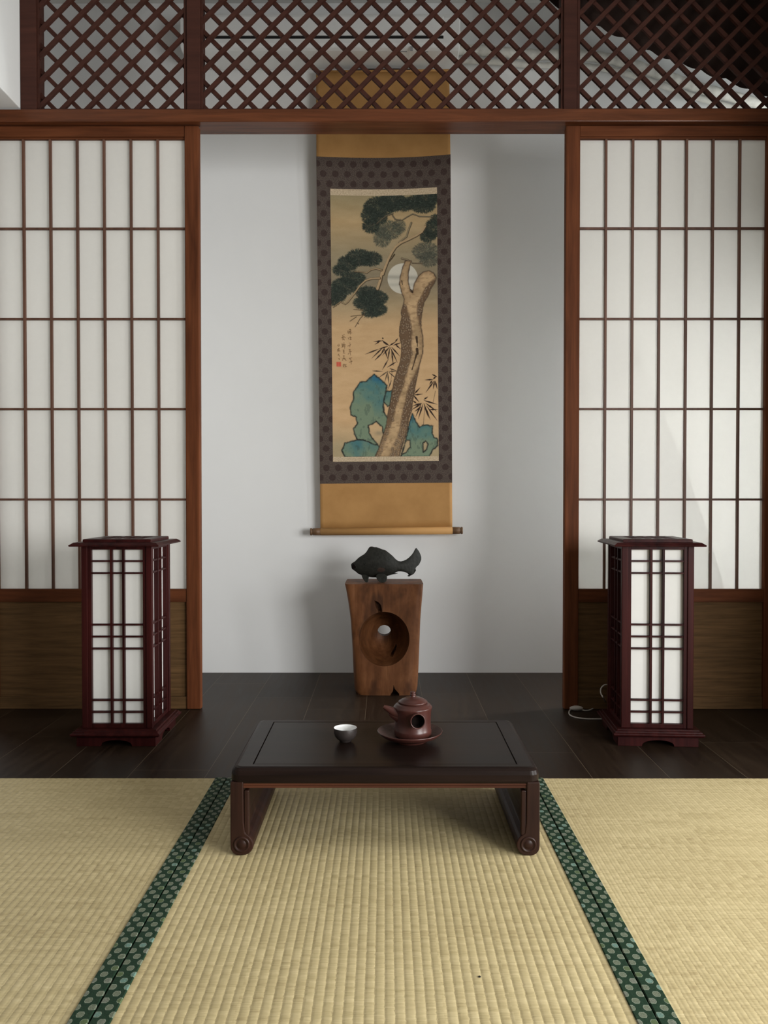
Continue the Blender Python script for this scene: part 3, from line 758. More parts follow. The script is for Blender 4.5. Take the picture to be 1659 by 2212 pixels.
# rest the lowest fins on the stool
bpy.context.view_layer.update()
zmin = min((ch.matrix_world @ v.co).z for ch in fish.children if ch.type == 'MESH' for v in ch.data.vertices)
fish.location.z += ZP - zmin

# ------------------------------------------------------------------ paper lamps
LY0 = onz(829, 1612.5, 0.0).y
LS = LY0/F
def make_lamp(label):
    W = 0.150*0 + (332-178)*LS; Hh = W/2
    root = thing('floor_lamp', (0, 0, 0), label, 'lamp', 'box lanterns flanking the alcove')
    m = M['rose']; Zb, Zt = 0.058, 0.668+0.012
    PO = Hh + 20*LS                         # plate half width
    # arched plinth: four boards
    bm = bmesh.new(); a = Hh + 0.014
    zc = 0.034
    def board(axis, sgn):
        e_ = a if axis == 'y' else a-0.0142
        prof = [(-e_, 0), (-a*0.40, 0)]
        for k in range(1, 12):
            th = math.pi*(1-k/12); prof.append((a*0.40*math.cos(th), 0.021*math.sin(th)**0.8))
        prof += [(a*0.40, 0), (e_, 0), (e_, zc), (-e_, zc)]
        b2 = bmesh.new(); prism(b2, prof, a-0.014, a)
        ang = {('y', -1): 180, ('y', 1): 0, ('x', 1): -90, ('x', -1): 90}[(axis, sgn)]
        bmesh.ops.rotate(b2, cent=(0,0,0), matrix=Matrix.Rotation(math.radians(ang), 3, 'Z'), verts=b2.verts[:])
        obj('plinth_board', b2, m, root, bevel=0.001)
    for ax in 'xy':
        for s_ in (-1, 1): board(ax, s_)
    def plate(nm, prof):
        bm = bmesh.new(); rr_ = []
        for h, z in prof: rr_.append([bm.verts.new(p) for p in ((-h,-h,z),(h,-h,z),(h,h,z),(-h,h,z))])
        for p, q in zip(rr_, rr_[1:]):
            for i in range(4): bm.faces.new((p[i], p[(i+1) % 4], q[(i+1) % 4], q[i]))
        bm.faces.new(rr_[0][::-1]); bm.faces.new(rr_[-1]); return obj(nm, bm, m, root, bevel=0.0012)
    plate('base_plate', [(PO-0.006, zc), (PO, zc+0.006), (PO, zc+0.011), (PO-0.007, zc+0.014), (PO-0.007, zc+0.018), (PO-0.015, Zb-0.004), (PO-0.015, Zb)])
    # cap: open in the middle, with a slatted grille
    CT = Zt
    bm = bmesh.new(); rr_ = []; oi = Hh-0.045
    for h, z in [(oi, CT), (PO-0.001, CT), (PO+0.001, CT+0.004), (PO-0.012, CT+0.013), (Hh-0.022+0.018, CT+0.0135), (Hh-0.022+0.018, CT+0.022), (Hh-0.022+0.014, CT+0.024), (oi, CT+0.024)]:
        rr_.append([bm.verts.new(p) for p in ((-h,-h,z),(h,-h,z),(h,h,z),(-h,h,z))])
    for p, q in zip(rr_, rr_[1:]+rr_[:1]):
        for i in range(4): bm.faces.new((p[i], p[(i+1) % 4], q[(i+1) % 4], q[i]))
    cap = obj('cap', bm, m, root, bevel=0.0008)
    bm = bmesh.new()
    for f_ in (-0.45, 0.0, 0.45):
        x = f_*oi; box(bm, x-0.003, x+0.003, -oi-0.001, oi+0.001, CT+0.016, CT+0.0236)
        box(bm, -oi-0.001, oi+0.001, x-0.003, x+0.003, CT+0.0165, CT+0.0238)
    obj('grille', bm, m, cap)
    # corner posts
    pw = 0.021
    for sx2 in (-1, 1):
        for sy in (-1, 1):
            a0, a1 = sorted((sx2*Hh, sx2*(Hh-pw))); b0, b1 = sorted((sy*Hh, sy*(Hh-pw)))
            obj('post', bx(a0, a1, b0, b1, Zb, CT), m, root, bevel=0.002)
    # four sides: frame, paper, bars
    zi0, zi1 = 0.0, 0.0
    for k in range(4):
        rot = Matrix.Rotation(math.radians(90*k), 3, 'Z')
        def R_(b2): bmesh.ops.rotate(b2, cent=(0,0,0), matrix=rot, verts=b2.verts[:]); return b2
        xi = Hh-pw; fw = 0.0115; yo = -Hh+0.004
        b2 = bmesh.new(); z0_, z1_ = Zb, CT; rt, rb_ = 0.012, 0.014
        box(b2, -xi, -xi+fw, yo, yo+0.0158, z0_, z1_); box(b2, xi-fw, xi, yo, yo+0.0158, z0_, z1_)
        box(b2, -xi+fw, xi-fw, yo, yo+0.0158, z0_, z0_+rb_); box(b2, -xi+fw, xi-fw, yo, yo+0.0158, z1_-rt, z1_)
        fr = obj('side_frame', R_(b2), m, root, bevel=0.0008)
        x0_, x1_ = -xi+fw, xi-fw; a_, b_ = z0_+rb_, z1_-rt
        mark(obj('paper', R_(bx(x0_-0.002, x1_+0.002, yo+0.0160, yo+0.0168, a_-0.002, b_+0.002)), M['shade'], fr), 'white paper pane')
        for f_ in (0.383, 0.617):
            x = x0_+(x1_-x0_)*f_; obj('bar', R_(bx(x-0.0037, x+0.0037, yo+0.0015, yo+0.0158, a_, b_)), m, fr)
        for f_ in (0.066, 0.135, 0.431, 0.5, 0.569, 0.865, 0.934):
            z = b_-(b_-a_)*f_; obj('bar', R_(bx(x0_, x1_, yo+0.0030, yo+0.0156, z-0.0028, z+0.0028)), m, fr)
    return root, PO
lamp, PO = make_lamp('reddish dark box lantern lamp standing before the left paper screen')
plx = onz(250.0, 1612.5, 0).x
pcx = (onz(166.5, 1613, 0).x + onz(333.5, 1613, 0).x)/2
HA = (332-178)*LS/2 + 0.014
lamp.location = (pcx, LY0+HA, 0)
lamp2 = copy_tree(lamp)
lamp2['label'] = 'reddish dark box lantern lamp standing before the right paper screen, pale cord behind'
a = onz(1339, 1610.5, 0); b = onz(1505, 1614.5, 0)
ang = math.atan2(b.y-a.y, b.x-a.x)*0.8
lamp2.rotation_euler.z = ang
mid = (a+b)/2; lamp2.location = mid + Vector((-math.sin(ang)*HA, math.cos(ang)*HA, 0)); lamp2.location.z = 0

# lamp cord with in-line switch
cd = thing('lamp_cord', onz(1244, 1540, 0), 'pale lamp cord with oval switch looping on the floor left of the right lamp', 'cord')
o0 = cd.location.copy()
def cg(px, py, z=0.003): return onz(px, py, z) - o0
bm = bmesh.new()
wy = Y_DOOR-0.03
pts = [ony(1322, 1480, wy-0.05)-o0, ony(1308, 1479, wy-0.05)-o0, ony(1299, 1486, wy-0.05)-o0, ony(1298, 1497, wy-0.06)-o0, ony(1304, 1508, wy-0.08)-o0, cg(1312, 1519, 0.004), cg(1330, 1530)]
tube(bm, smooth_path(pts, 8), 0.0028, 8)
obj('cord', bm, M['cord'], cd, smooth=True)
bm = bmesh.new()
pts = [cg(1325, 1505, 0.012), cg(1308, 1514, 0.006), cg(1290, 1525), cg(1276, 1533), cg(1265, 1535), cg(1255, 1533)]
tube(bm, smooth_path(pts, 8), 0.0028, 8)
obj('cord', bm, M['cord'], cd, smooth=True)
bm = bmesh.new()
pts = [cg(1236, 1531), cg(1230, 1536), cg(1231, 1544), cg(1245, 1550), cg(1270, 1553), cg(1300, 1553), cg(1330, 1550)]
tube(bm, smooth_path(pts, 8), 0.0028, 8)
obj('cord', bm, M['cord'], cd, smooth=True)
bm = bmesh.new(); bmesh.ops.create_uvsphere(bm, u_segments=24, v_segments=14, radius=1.0)
bmesh.ops.scale(bm, vec=(0.027, 0.014, 0.010), verts=bm.verts[:]); shift(bm, cg(1245, 1535, 0.0) + Vector((0, 0, 0.0095)))
obj('switch', bm, M['cord'], cd, smooth=True)

# ------------------------------------------------------------------ air conditioner, its pipe, and the dark curtain
YA = Y_WALL-0.20
ax0, ax1 = ony(388, 80, YA).x, ony(994, 80, YA).x
az1 = ony(829, 24, YA).z; az0 = ony(829, 112, YA).z + 0.020
AC = Vector(((ax0+ax1)/2, YA, az0))
ac = thing('air_conditioner', AC, 'white wall air conditioner behind the middle lattice, above the scroll', 'air conditioner')
bm = bmesh.new()
pr = [(Y_WALL-0.003, az1), (YA+0.03, az1), (YA+0.008, az1-0.008), (YA, az1-0.03), (YA, az0+0.02), (YA+0.008, az0+0.006), (YA+0.03, az0), (Y_WALL-0.003, az0)]
prism(bm, pr, ax0, ax1, 'x')
obj('casing', shift(bm, -AC), M['white'], ac, bevel=0.006, seg=3)
zs0, zs1 = ony(829, 83.5, YA).z, ony(829, 77.5, YA).z
xs1 = ony(958, 80, YA).x
mark(obj('air_slot', shift(bx(ax0+0.02, xs1, YA-0.0012, YA+0.004, zs0, zs1), -AC), M['black'], ac), 'long black slot')
obj('front_panel', shift(bx(ax0+0.02, xs1, YA-0.006, YA+0.002, zs1+0.001, ony(829, 36, YA).z), -AC), M['white'], ac, bevel=0.003)
grey = plain('grey_print', (0.30, 0.30, 0.30, 1), 0.6)
for a_, b_, c_, d_ in ((863, 879, 110.5, 112.5), (910, 925, 111, 113), (886, 892, 100, 110)):
    p0 = ony(a_, d_, YA); p1 = ony(b_, c_, YA)
    obj('badge', shift(bx(p0.x, p1.x, YA-0.0015, YA+0.001, p0.z, p1.z), -AC), grey, ac)
tape = plain('white_pipe_tape', (0.66, 0.65, 0.60, 1), 0.6, 0.3, vary=0.15, scale=25, bump=0.3)
pst = ony(992, 112, Y_WALL-0.06)
pipe = thing('wrapped_pipe', pst, 'white taped pipe sagging along the back wall to the right of the air conditioner', 'pipe')
for dz, r_, ph in ((0.0, 0.024, 0.0), (-0.050, 0.013, 1.0)):
    bm = bmesh.new()
    ppx = [(985, 108), (1060, 110), (1150, 118), (1240, 118), (1330, 130), (1420, 158), (1500, 186), (1600, 214), (1720, 244)]
    P_ = smooth_path([ony(a_, b_, Y_WALL-0.05) - pst + Vector((0, 0, dz)) for a_, b_ in ppx], 14)
    rad = [r_*(1+0.06*math.sin(i*1.9+ph)) for i in range(len(P_))]
    tube(bm, P_, rad, 14)
    obj('pipe', bm, tape, pipe, smooth=True)

# swagged dark brown cloth behind the right lattice
YC = Y_BEAM + 0.16
cl = NT('dark_brown_gauze'); v = cl.coord()
cl.set(Base_Color=cl.ramp(cl.noise(v, 14, 3), [(0.3, (0.040, 0.025, 0.021, 1)), (0.7, (0.075, 0.050, 0.042, 1))]), Roughness=0.9, Specular_IOR_Level=0.1)
edge = [(1150, -40), (1190, 6), (1250, 36), (1300, 60), (1350, 84), (1400, 108), (1450, 128), (1500, 146), (1550, 166), (1600, 186), (1659, 206), (1760, 236)]
tr = cl.n('ShaderNodeBsdfTranslucent'); mx = cl.n('ShaderNodeMixShader'); mx.inputs[0].default_value = 0.55
tr.inputs[0].default_value = (0.10, 0.075, 0.065, 1)
cl.t.links.new(cl.p.outputs[0], mx.inputs[1]); cl.t.links.new(tr.outputs[0], mx.inputs[2]); cl.t.links.new(mx.outputs[0], cl.out.inputs[0])
bm = bmesh.new(); n = 120; A = []
cr = ony(1400, 60, YC)
for i in range(n+1):
    px = 1150 + 610*i/n
    py = np.interp(px, [e[0] for e in edge], [e[1] for e in edge]) + 7*abs(math.sin((px-1190)/54*math.pi)) - 3
    p = ony(px, py, YC)
    yo = 0.012*math.sin(px/17.0)
    A.append([bm.verts.new((p.x-cr.x, yo*(0.4+0.6*k/8), (p.z+(CEIL-p.z)*k/8)-cr.z)) for k in range(9)])
for a, b in zip(A, A[1:]):
    for k in range(8): bm.faces.new((a[k], b[k], b[k+1], a[k+1]))
cur = obj('curtain', bm, cl.m, smooth=True); cur.location = cr
sol = cur.modifiers.new('thickness', 'SOLIDIFY'); sol.thickness = 0.002
mark(cur, 'dark brown cloth with scalloped edge draped behind the right lattice', 'curtain')

# ------------------------------------------------------------------ hanging scroll
YS = Y_WALL - 0.060
PXM = F/YS
root_p = ony(826.5, 155, YS)
scroll = thing('hanging_scroll', root_p, 'tall hanging scroll painted with a moonlit pine on the alcove wall', 'scroll')
SWING = math.atan2(7.0, 840.0)
scroll.rotation_euler = (0, -SWING, 0)
LEN = (1131-155)/PXM*1.0
W2 = 142.5/PXM
def smap(x, d, lift):
    """x across, d down from the top rod, lift towards the viewer"""
    f = d/LEN
    s_ = math.sin(min(1, f/0.22)*math.pi/2) * max(0.0, 1-max(0, f-0.22)/0.72)**1.3
    k = (x/W2)
    y = -(0.034 if k > 0 else 0.024)*s_*k*k - 0.004*math.sin(f*9)*s_
    return Vector((x, y - lift, -d))
def dd_(py): return (py-155)/PXM
def sheet(nm, x0, x1, py0, py1, lift, mat, nx=40, ny=60, holes=None, uvs=True, label=None):
    d0, d1 = dd_(py0), dd_(py1)
    xs = np.linspace(x0, x1, nx+1); ds = np.linspace(d0, d1, ny+1)
    verts = [smap(x, d, lift) for d in ds for x in xs]
    faces = [(j*(nx+1)+i, (j+1)*(nx+1)+i, (j+1)*(nx+1)+i+1, j*(nx+1)+i+1) for j in range(ny) for i in range(nx)]
    me = bpy.data.meshes.new(nm); me.from_pydata(verts, [], faces); me.materials.append(mat)
    uv = me.uv_layers.new(name='UVMap'); 
    vi = np.zeros(len(me.loops), dtype=np.int32); me.loops.foreach_get('vertex_index', vi)
    X = np.tile(xs, ny+1); Dn = np.repeat(ds, nx+1)
    arr = np.stack([X[vi], -Dn[vi]], 1).astype(np.float32).ravel(); uv.data.foreach_set('uv', arr)
    for p in me.polygons: p.use_smooth = True
    o = bpy.data.objects.new(nm, me); C.objects.link(o); o.parent = scroll
    if label: o['label'] = label
    return o, me
# orange silk backing
t = NT('orange_silk'); v = t.coord('UV')
n1 = t.noise(v, 7, 4, 0.6); n2 = t.noise(t.mapping(v, (1, 6, 1)), 240, 2)
f = t.math('ADD', t.math('MULTIPLY', n1, 0.8), t.math('MULTIPLY', n2, 0.2))
t.set(Base_Color=t.ramp(f, [(0.3, (0.36, 0.185, 0.058, 1)), (0.7, (0.47, 0.255, 0.088, 1))]), Roughness=0.7, Specular_IOR_Level=0.3); SILK = t.m
o, me = sheet('silk_mount', -W2, W2, 155, 1131, 0.0, SILK)
sm = o.modifiers.new('thickness', 'SOLIDIFY'); sm.thickness = 0.0012; sm.offset = 0
o['label'] = 'plain orange silk mount'
# dark brocade with round medallions
t = NT('dark_brocade'); v = t.coord('UV'); s = t.sep(v)
cw, ch = 25.7/PXM, 20.9/PXM
vr = t.math('DIVIDE', s[1], ch); row = t.math('FLOOR', t.math('ADD', vr, 200.0)); fr_ = t.math('SUBTRACT', t.math('ADD', vr, 200.0), row)
ur = t.math('ADD', t.math('DIVIDE', s[0], cw), t.math('ADD', t.math('MULTIPLY', t.math('MODULO', row, 2.0), 0.5), 50.0)); fu_ = t.math('FRACT', ur)
dx = t.math('MULTIPLY', t.math('SUBTRACT', fu_, 0.5), cw); dy = t.math('MULTIPLY', t.math('SUBTRACT', fr_, 0.5), ch)
nn = t.noise(v, 160, 3)
rr2 = t.math('ADD', t.math('SQRT', t.math('ADD', t.math('MULTIPLY', dx, dx), t.math('MULTIPLY', dy, dy))), t.math('MULTIPLY', t.math('SUBTRACT', nn, 0.5), 0.006))
dot = t.math('LESS_THAN', rr2, 7.0/PXM)
bgc = t.ramp(t.noise(t.mapping(v, (1, 1.3, 1)), 210, 3, 0.7), [(0.40, (0.050, 0.035, 0.028, 1)), (0.62, (0.110, 0.084, 0.070, 1))])
dc = t.ramp(t.noise(v, 300, 2), [(0.35, (0.030, 0.017, 0.014, 1)), (0.7, (0.066, 0.042, 0.035, 1))])
t.set(Base_Color=t.mix(dot, bgc, dc), Roughness=0.75, Specular_IOR_Level=0.25); BRO = t.m
sheet('brocade_border', -W2-0.0005, W2+0.0005, 339, 1035.5, 0.0016, BRO, label='dark brown brocade with rows of round medallions')
# pale strips above and below the picture
PW2 = 114.0/PXM; PX0 = 0.0
t = NT('pale_strip'); v = t.coord('UV')
t.set(Base_Color=t.ramp(t.noise(v, 150, 3, 0.7), [(0.35, (0.40, 0.30, 0.19, 1)), (0.65, (0.62, 0.50, 0.34, 1))]), Roughness=0.7); STR = t.m
sheet('pale_strip', PX0-PW2, PX0+PW2, 406, 419.5, 0.0030, STR, 40, 4)
sheet('pale_strip', PX0-PW2, PX0+PW2, 978, 988.5, 0.0030, STR, 40, 4)

# the painting: its pigments are worked out on a fine grid and stored on the silk's vertices
NXP, NYP = 330, 812
X0p, X1p, Y0p, Y1p = 716.0, 944.0, 419.0, 978.5
gx_ = np.linspace(X0p, X1p, NXP+1); gy_ = np.linspace(Y0p, Y1p, NYP+1)
GX, GY = np.meshgrid(gx_, gy_)
rs = np.random.RandomState(7)
def vnoise(fx, fy, seed, oct=4):
    r = np.random.RandomState(seed); out = np.zeros_like(GX); amp = 1; tot = 0
    for o_ in range(oct):
        nx_, ny_ = int(fx*2**o_)+3, int(fy*2**o_)+3; g = r.rand(ny_, nx_)
        u = (GX-X0p)/(X1p-X0p)*(nx_-2); v_ = (GY-Y0p)/(Y1p-Y0p)*(ny_-2)
        i = u.astype(int); j = v_.astype(int); a = u-i; b = v_-j; a = a*a*(3-2*a); b = b*b*(3-2*b)
        out += amp*((g[j, i]*(1-a)+g[j, i+1]*a)*(1-b)+(g[j+1, i]*(1-a)+g[j+1, i+1]*a)*b); tot += amp; amp *= 0.5
    return out/tot
IMG = np.zeros(GX.shape+(3,))
def col3(c): return np.array(c, float)
def blend(mask, c):
    global IMG
    m = np.clip(mask, 0, 1)[..., None]; IMG = IMG*(1-m) + (c if isinstance(c, np.ndarray) and c.ndim == 3 else col3(c))*m
# silk ground with drifting mist; dimmer light at the top is in the colour too
tt = (GY-Y0p)/(Y1p-Y0p)
ground = np.zeros_like(IMG)
top_c, mid_c, low_c = col3((140, 122, 92)), col3((166, 138, 103)), col3((176, 146, 110))
for k in range(3): ground[..., k] = np.interp(tt, [0, 0.10, 0.22, 0.33, 0.40, 0.5, 1], [128 if k == 0 else (116 if k == 1 else 88), 152 if k == 0 else (130 if k == 1 else 96), 128 if k == 0 else (116 if k == 1 else 92), 112 if k == 0 else (102 if k == 1 else 84), 135 if k == 0 else (120 if k == 1 else 94), mid_c[k], low_c[k]])
IMG = ground + (vnoise(8, 60, 3)-0.5)[..., None]*14
blend(np.clip((tt-0.86)*5, 0, 0.5)*(0.6+0.8*vnoise(6, 10, 9)), (120, 118, 96))
def P1(x, y): return (700+x/5.027 - 5*((560+y/5.027)-419)/560, 560+y/5.027)
def P2(x, y): return (710+x/6.9125 - 5*((400+y/6.9125)-419)/560, 400+y/6.9125)
def poly_mask(pts, soft=0.7, grow=0.0, wob=0.0, seed=1):
    P = np.array(pts); n = len(P)
    xs_, ys_ = GX, GY
    if wob:
        nz = (vnoise(60, 150, seed, 2)-0.5)*wob*2; nz2 = (vnoise(60, 150, seed+5, 2)-0.5)*wob*2
        xs_, ys_ = GX+nz, GY+nz2
    ins = np.zeros(GX.shape, bool); dist = np.full(GX.shape, 1e9)
    for i in range(n):
        x1, y1 = P[i]; x2, y2 = P[(i+1) % n]
        c = ((y1 > ys_) != (y2 > ys_)) & (xs_ < (x2-x1)*(ys_-y1)/((y2-y1) if y2 != y1 else 1e-9)+x1); ins ^= c
        L = (x2-x1)**2+(y2-y1)**2+1e-9; t_ = np.clip(((xs_-x1)*(x2-x1)+(ys_-y1)*(y2-y1))/L, 0, 1)
        dist = np.minimum(dist, np.hypot(xs_-x1-t_*(x2-x1), ys_-y1-t_*(y2-y1)))
    sd = np.where(ins, dist, -dist)
    return np.clip((sd+grow)/soft+0.5, 0, 1), sd
def stroke(p0, p1, r0, r1, c, alpha=1.0, soft=0.7):
    global IMG
    x0, x1 = min(p0[0], p1[0])-r0-r1-1, max(p0[0], p1[0])+r0+r1+1; y0, y1 = min(p0[1], p1[1])-r0-r1-1, max(p0[1], p1[1])+r0+r1+1
    i0 = max(0, int((x0-X0p)/(X1p-X0p)*NXP)); i1 = min(NXP+1, int((x1-X0p)/(X1p-X0p)*NXP)+2)
    j0 = max(0, int((y0-Y0p)/(Y1p-Y0p)*NYP)); j1 = min(NYP+1, int((y1-Y0p)/(Y1p-Y0p)*NYP)+2)
    if i1 <= i0 or j1 <= j0: return
    X = GX[j0:j1, i0:i1]; Y = GY[j0:j1, i0:i1]; dx_, dy_ = p1[0]-p0[0], p1[1]-p0[1]; L = dx_*dx_+dy_*dy_+1e-9
    t_ = np.clip(((X-p0[0])*dx_+(Y-p0[1])*dy_)/L, 0, 1); d = np.hypot(X-p0[0]-t_*dx_, Y-p0[1]-t_*dy_)
    m = (np.clip((r0+(r1-r0)*t_-d)/soft+0.5, 0, 1)*alpha)[..., None]
    IMG[j0:j1, i0:i1] = IMG[j0:j1, i0:i1]*(1-m)+col3(c)*m
def line(pts, r0, r1, c, alpha=1.0, soft=0.7):
    n = len(pts)-1
    for i in range(n): stroke(pts[i], pts[i+1], r0+(r1-r0)*i/n, r0+(r1-r0)*(i+1)/n, c, alpha, soft)
# moon
mc = P1(860, 182); dm = np.hypot(GX-mc[0], GY-mc[1])
cloud = 168 - 30*np.exp(-((GY-mc[1]+2.5-0.05*(GX-mc[0]))/4.5)**2) - 14*np.exp(-((GY-mc[1]-13)/4)**2)
mooncol = np.stack([cloud*1.0, cloud*0.975, cloud*0.90], -1); blend(np.clip((33-dm)/0.9, 0, 1), mooncol)
# pine needles: many short strokes fanning out
def needles(conv, ells, c, dens, L=(2.5, 5.5), alpha=0.7):
    for (ex_, ey_, rx_, ry_) in ells:
        cx2, cy2 = conv(ex_, ey_); k = 5.027 if conv is P1 else 6.9125; rx2, ry2 = rx_/k, ry_/k
        d = np.hypot((GX-cx2)/rx2, (GY-cy2)/ry2); blend(np.clip(1.12-d, 0, 1)**0.8*(0.45+0.5*vnoise(26, 60, int(ex_)+int(ey_), 2))*min(1, alpha*1.25), c)
        for q in range(int(dens*rx2*ry2/10)):
            a = rs.rand()*2*math.pi; r_ = math.sqrt(rs.rand())*1.02; x = cx2+rx2*r_*math.cos(a); y = cy2+ry2*r_*math.sin(a)
            th = math.atan2(math.sin(a)*ry2, math.cos(a)*rx2) + rs.uniform(-0.8, 0.8); l = rs.uniform(*L)
            cc = col3(c)*rs.uniform(0.7, 1.35) + (col3((34, 40, 30))*rs.rand() if rs.rand() < 0.25 else 0)
            stroke((x, y), (x+l*math.cos(th), y+l*math.sin(th)), 0.42, 0.2, cc, alpha)
DG = (33, 38, 34)
needles(P2, [(1450, 960, 180, 120), (1500, 1080, 130, 100)], (58, 59, 52), 22, alpha=0.55)
needles(P2, [(900, 640, 190, 130), (810, 740, 120, 140), (1060, 590, 90, 90)], (58, 60, 52), 22, alpha=0.55)
needles(P2, [(760, 300, 210, 140), (960, 230, 200, 125), (1130, 270, 140, 80), (620, 420, 110, 110), (640, 580, 110, 90), (760, 460, 110, 80)], DG, 34)
needles(P2, [(1450, 215, 175, 100), (1420, 310, 160, 80), (1570, 180, 60, 60), (1280, 230, 120, 80)], DG, 34)
needles(P2, [(1560, 640, 110, 130), (1480, 740, 100, 80), (1590, 500, 60, 60)], DG, 34)
needles(P2, [(470, 1040, 180, 110), (640, 1060, 150, 95), (300, 1130, 140, 100), (190, 1230, 100, 70)], DG, 34)
needles(P1, [(330, 180, 120, 70), (230, 260, 130, 80), (160, 340, 90, 80), (120, 400, 60, 60)], DG, 34)
needles(P1, [(480, 330, 120, 60), (540, 390, 150, 80), (480, 440, 140, 70), (580, 510, 100, 60), (520, 550, 90, 40)], DG, 34)
# branches
BR, BK = (140, 120, 92), (58, 48, 36)
def branch(conv, pts, w0, w1, light=BR):
    P = [conv(*p) for p in pts]; line(P, w0+1.0, w1+0.8, BK, 0.9); line([(x-0.4, y-0.4) for x, y in P], w0, w1, light, 0.95)
branch(P2, [(960, 420), (1000, 480), (1100, 500), (1180, 450), (1260, 410), (1360, 450), (1560, 465)], 0.5, 0.6, (110, 104, 88))
branch(P2, [(730, 540), (800, 480), (880, 420), (970, 400)], 0.3, 0.6, (100, 96, 80))
branch(P2, [(1240, 540), (1200, 640), (1170, 740), (1060, 820)], 1.2, 1.2, (120, 110, 88))
branch(P2, [(1100, 1060), (1180, 1080), (1260, 1130), (1400, 1140)], 1.2, 0.5, (120, 108, 88))
MB_ = [P2(1450, 600), P2(1400, 680), P2(1320, 730), P2(1200, 785), P2(1090, 830), P2(1010, 890), P2(950, 980), P2(900, 1080), P2(860, 1180), P2(820, 1290), P1(640, 100), P1(620, 200), P1(590, 290)]
line(MB_, 2.6, 4.0, BK, 0.95); line([(x-0.8, y-0.6) for x, y in MB_], 1.9, 2.7, (150, 128, 98), 0.95)
line([P2(990, 1000), P2(950, 1060), P2(920, 1100)], 1.6, 0.8, (50, 40, 28), 0.9)
branch(P2, [(800, 1230), (720, 1205), (640, 1225), (580, 1270), (520, 1255), (400, 1250)], 1.4, 0.4)
branch(P1, [(610, 175), (520, 180), (460, 200), (400, 255), (340, 340), (270, 430), (240, 455), (190, 430), (110, 490)], 2.0, 0.4)
for seg_ in ([(450, 555), (400, 610), (370, 660), (345, 700)], [(440, 570), (370, 575), (300, 585)], [(360, 590), (290, 638)], [(430, 520), (330, 512)], [(370, 655), (385, 668)]):
    line([P1(*p) for p in seg_], 0.9, 0.7, (74, 60, 44), 0.95)
# bamboo behind the trunk
def leaf(conv, a, b, w_=1.3, c=(38, 28, 24), al=0.95):
    A_, B_ = conv(*a), conv(*b); M_ = ((A_[0]*0.6+B_[0]*0.4), (A_[1]*0.6+B_[1]*0.4)); stroke(A_, M_, 0.3, w_, c, al); stroke(M_, B_, w_, 0.15, c, al)
for a, b in (((715, 905), (640, 845)), ((715, 905), (790, 860)), ((640, 850), (545, 860)), ((620, 850), (560, 890)), ((640, 845), (690, 900)), ((650, 830), (640, 815)), ((700, 910), (600, 940)), ((600, 940), (455, 995)), ((650, 920), (525, 1040)),
             ((665, 925), (620, 1010)), ((655, 920), (705, 1060)), ((720, 915), (640, 1010)), ((725, 920), (805, 1090)), ((720, 930), (700, 1060)), ((740, 920), (830, 1020)), ((760, 900), (850, 870)), ((780, 860), (810, 825)), ((780, 890), (840, 945)),
             ((740, 960), (760, 1120)), ((560, 1060), (660, 960)), ((700, 1060), (640, 1165)), ((790, 1080), (690, 1140))): leaf(P1, a, b, 1.5)
for a, b in (((535, 1175), (645, 1182)), ((700, 1180), (600, 1250)), ((700, 1180), (665, 1300)), ((710, 1185), (800, 1180)), ((710, 1190), (790, 1260)), ((700, 1200), (710, 1320)), ((720, 1150), (800, 1180)), ((740, 1280), (700, 1380))): leaf(P1, a, b, 1.3, (62, 52, 42))
line([P1(735, 1150), P1(745, 1200), P1(730, 1300)], 0.4, 0.4, (90, 76, 58))
# rocks
def rock(pts, holes, ytop, seed):
    m, sd = poly_mask(pts, 0.8, 0, 1.2, seed)
    for h in holes:
        hm, hs = poly_mask(h, 0.8, 0, 1.0, seed+2); m = m*(1-hm); sd = np.minimum(sd, -hs)
    f_ = np.clip((GY-P1(0, ytop)[1])/26, 0, 1) + (vnoise(10, 24, seed+1)-0.5)*0.9; f_ = np.clip(f_, 0, 1)
    a, b, c = col3((30, 80, 112)), col3((58, 96, 100)), col3((100, 115, 95))
    f2 = np.clip((GY-P1(0, ytop)[1])/75 + (vnoise(8, 20, seed+3)-0.5)*1.4, 0, 1)
    cc = a*(1-f_[..., None]) + b*f_[..., None]; cc = cc*(1-f2[..., None]) + c*f2[..., None]
    streak = np.clip((vnoise(40, 60, seed+4)-0.62)*4, 0, 0.3)[..., None]; cc = cc*(1-streak) + col3((50, 62, 58))*streak
    blend(np.clip(m, 0, 1), cc)
    blend(np.exp(-(np.abs(sd)/1.5)**2)*0.95*(0.45+0.9*vnoise(30, 70, seed+6)), (32, 34, 32))
PL = lambda L_: [P1(*p) for p in L_]
rock(PL([(370, 1920), (440, 1920), (560, 1960), (620, 2000), (620, 2110), (240, 2110), (203, 2035), (235, 1955)]), [], 1740, 31)
rock(PL([(690, 1395), (750, 1395), (745, 1545), (700, 1560), (655, 1510), (660, 1440)]), [], 1200, 33)
rock(PL([(550, 1213), (600, 1250), (655, 1300), (690, 1335), (672, 1430), (650, 1530), (655, 1620), (700, 1690), (690, 1830), (650, 1850), (640, 1780), (575, 1725), (490, 1770), (500, 1850), (520, 1890), (590, 1975), (560, 1975), (440, 1920), (370, 1915), (338, 1850), (328, 1800), (372, 1745), (355, 1672), (300, 1650), (293, 1565), (330, 1480), (330, 1400), (400, 1298), (470, 1285)]), [], 1215, 35)
rock(PL([(965, 1640), (1005, 1730), (1045, 1790), (1090, 1765), (1185, 1775), (1180, 1850), (1200, 1900), (1240, 1920), (1240, 1990), (1180, 2040), (1150, 2110), (840, 2110), (880, 1990), (930, 1760)]), [PL([(1080, 1965), (1110, 1940), (1135, 1970), (1120, 2030), (1085, 2060)]), PL([(905, 1925), (940, 1935), (945, 2000), (900, 2060), (850, 2085), (880, 1980)])], 1640, 37)
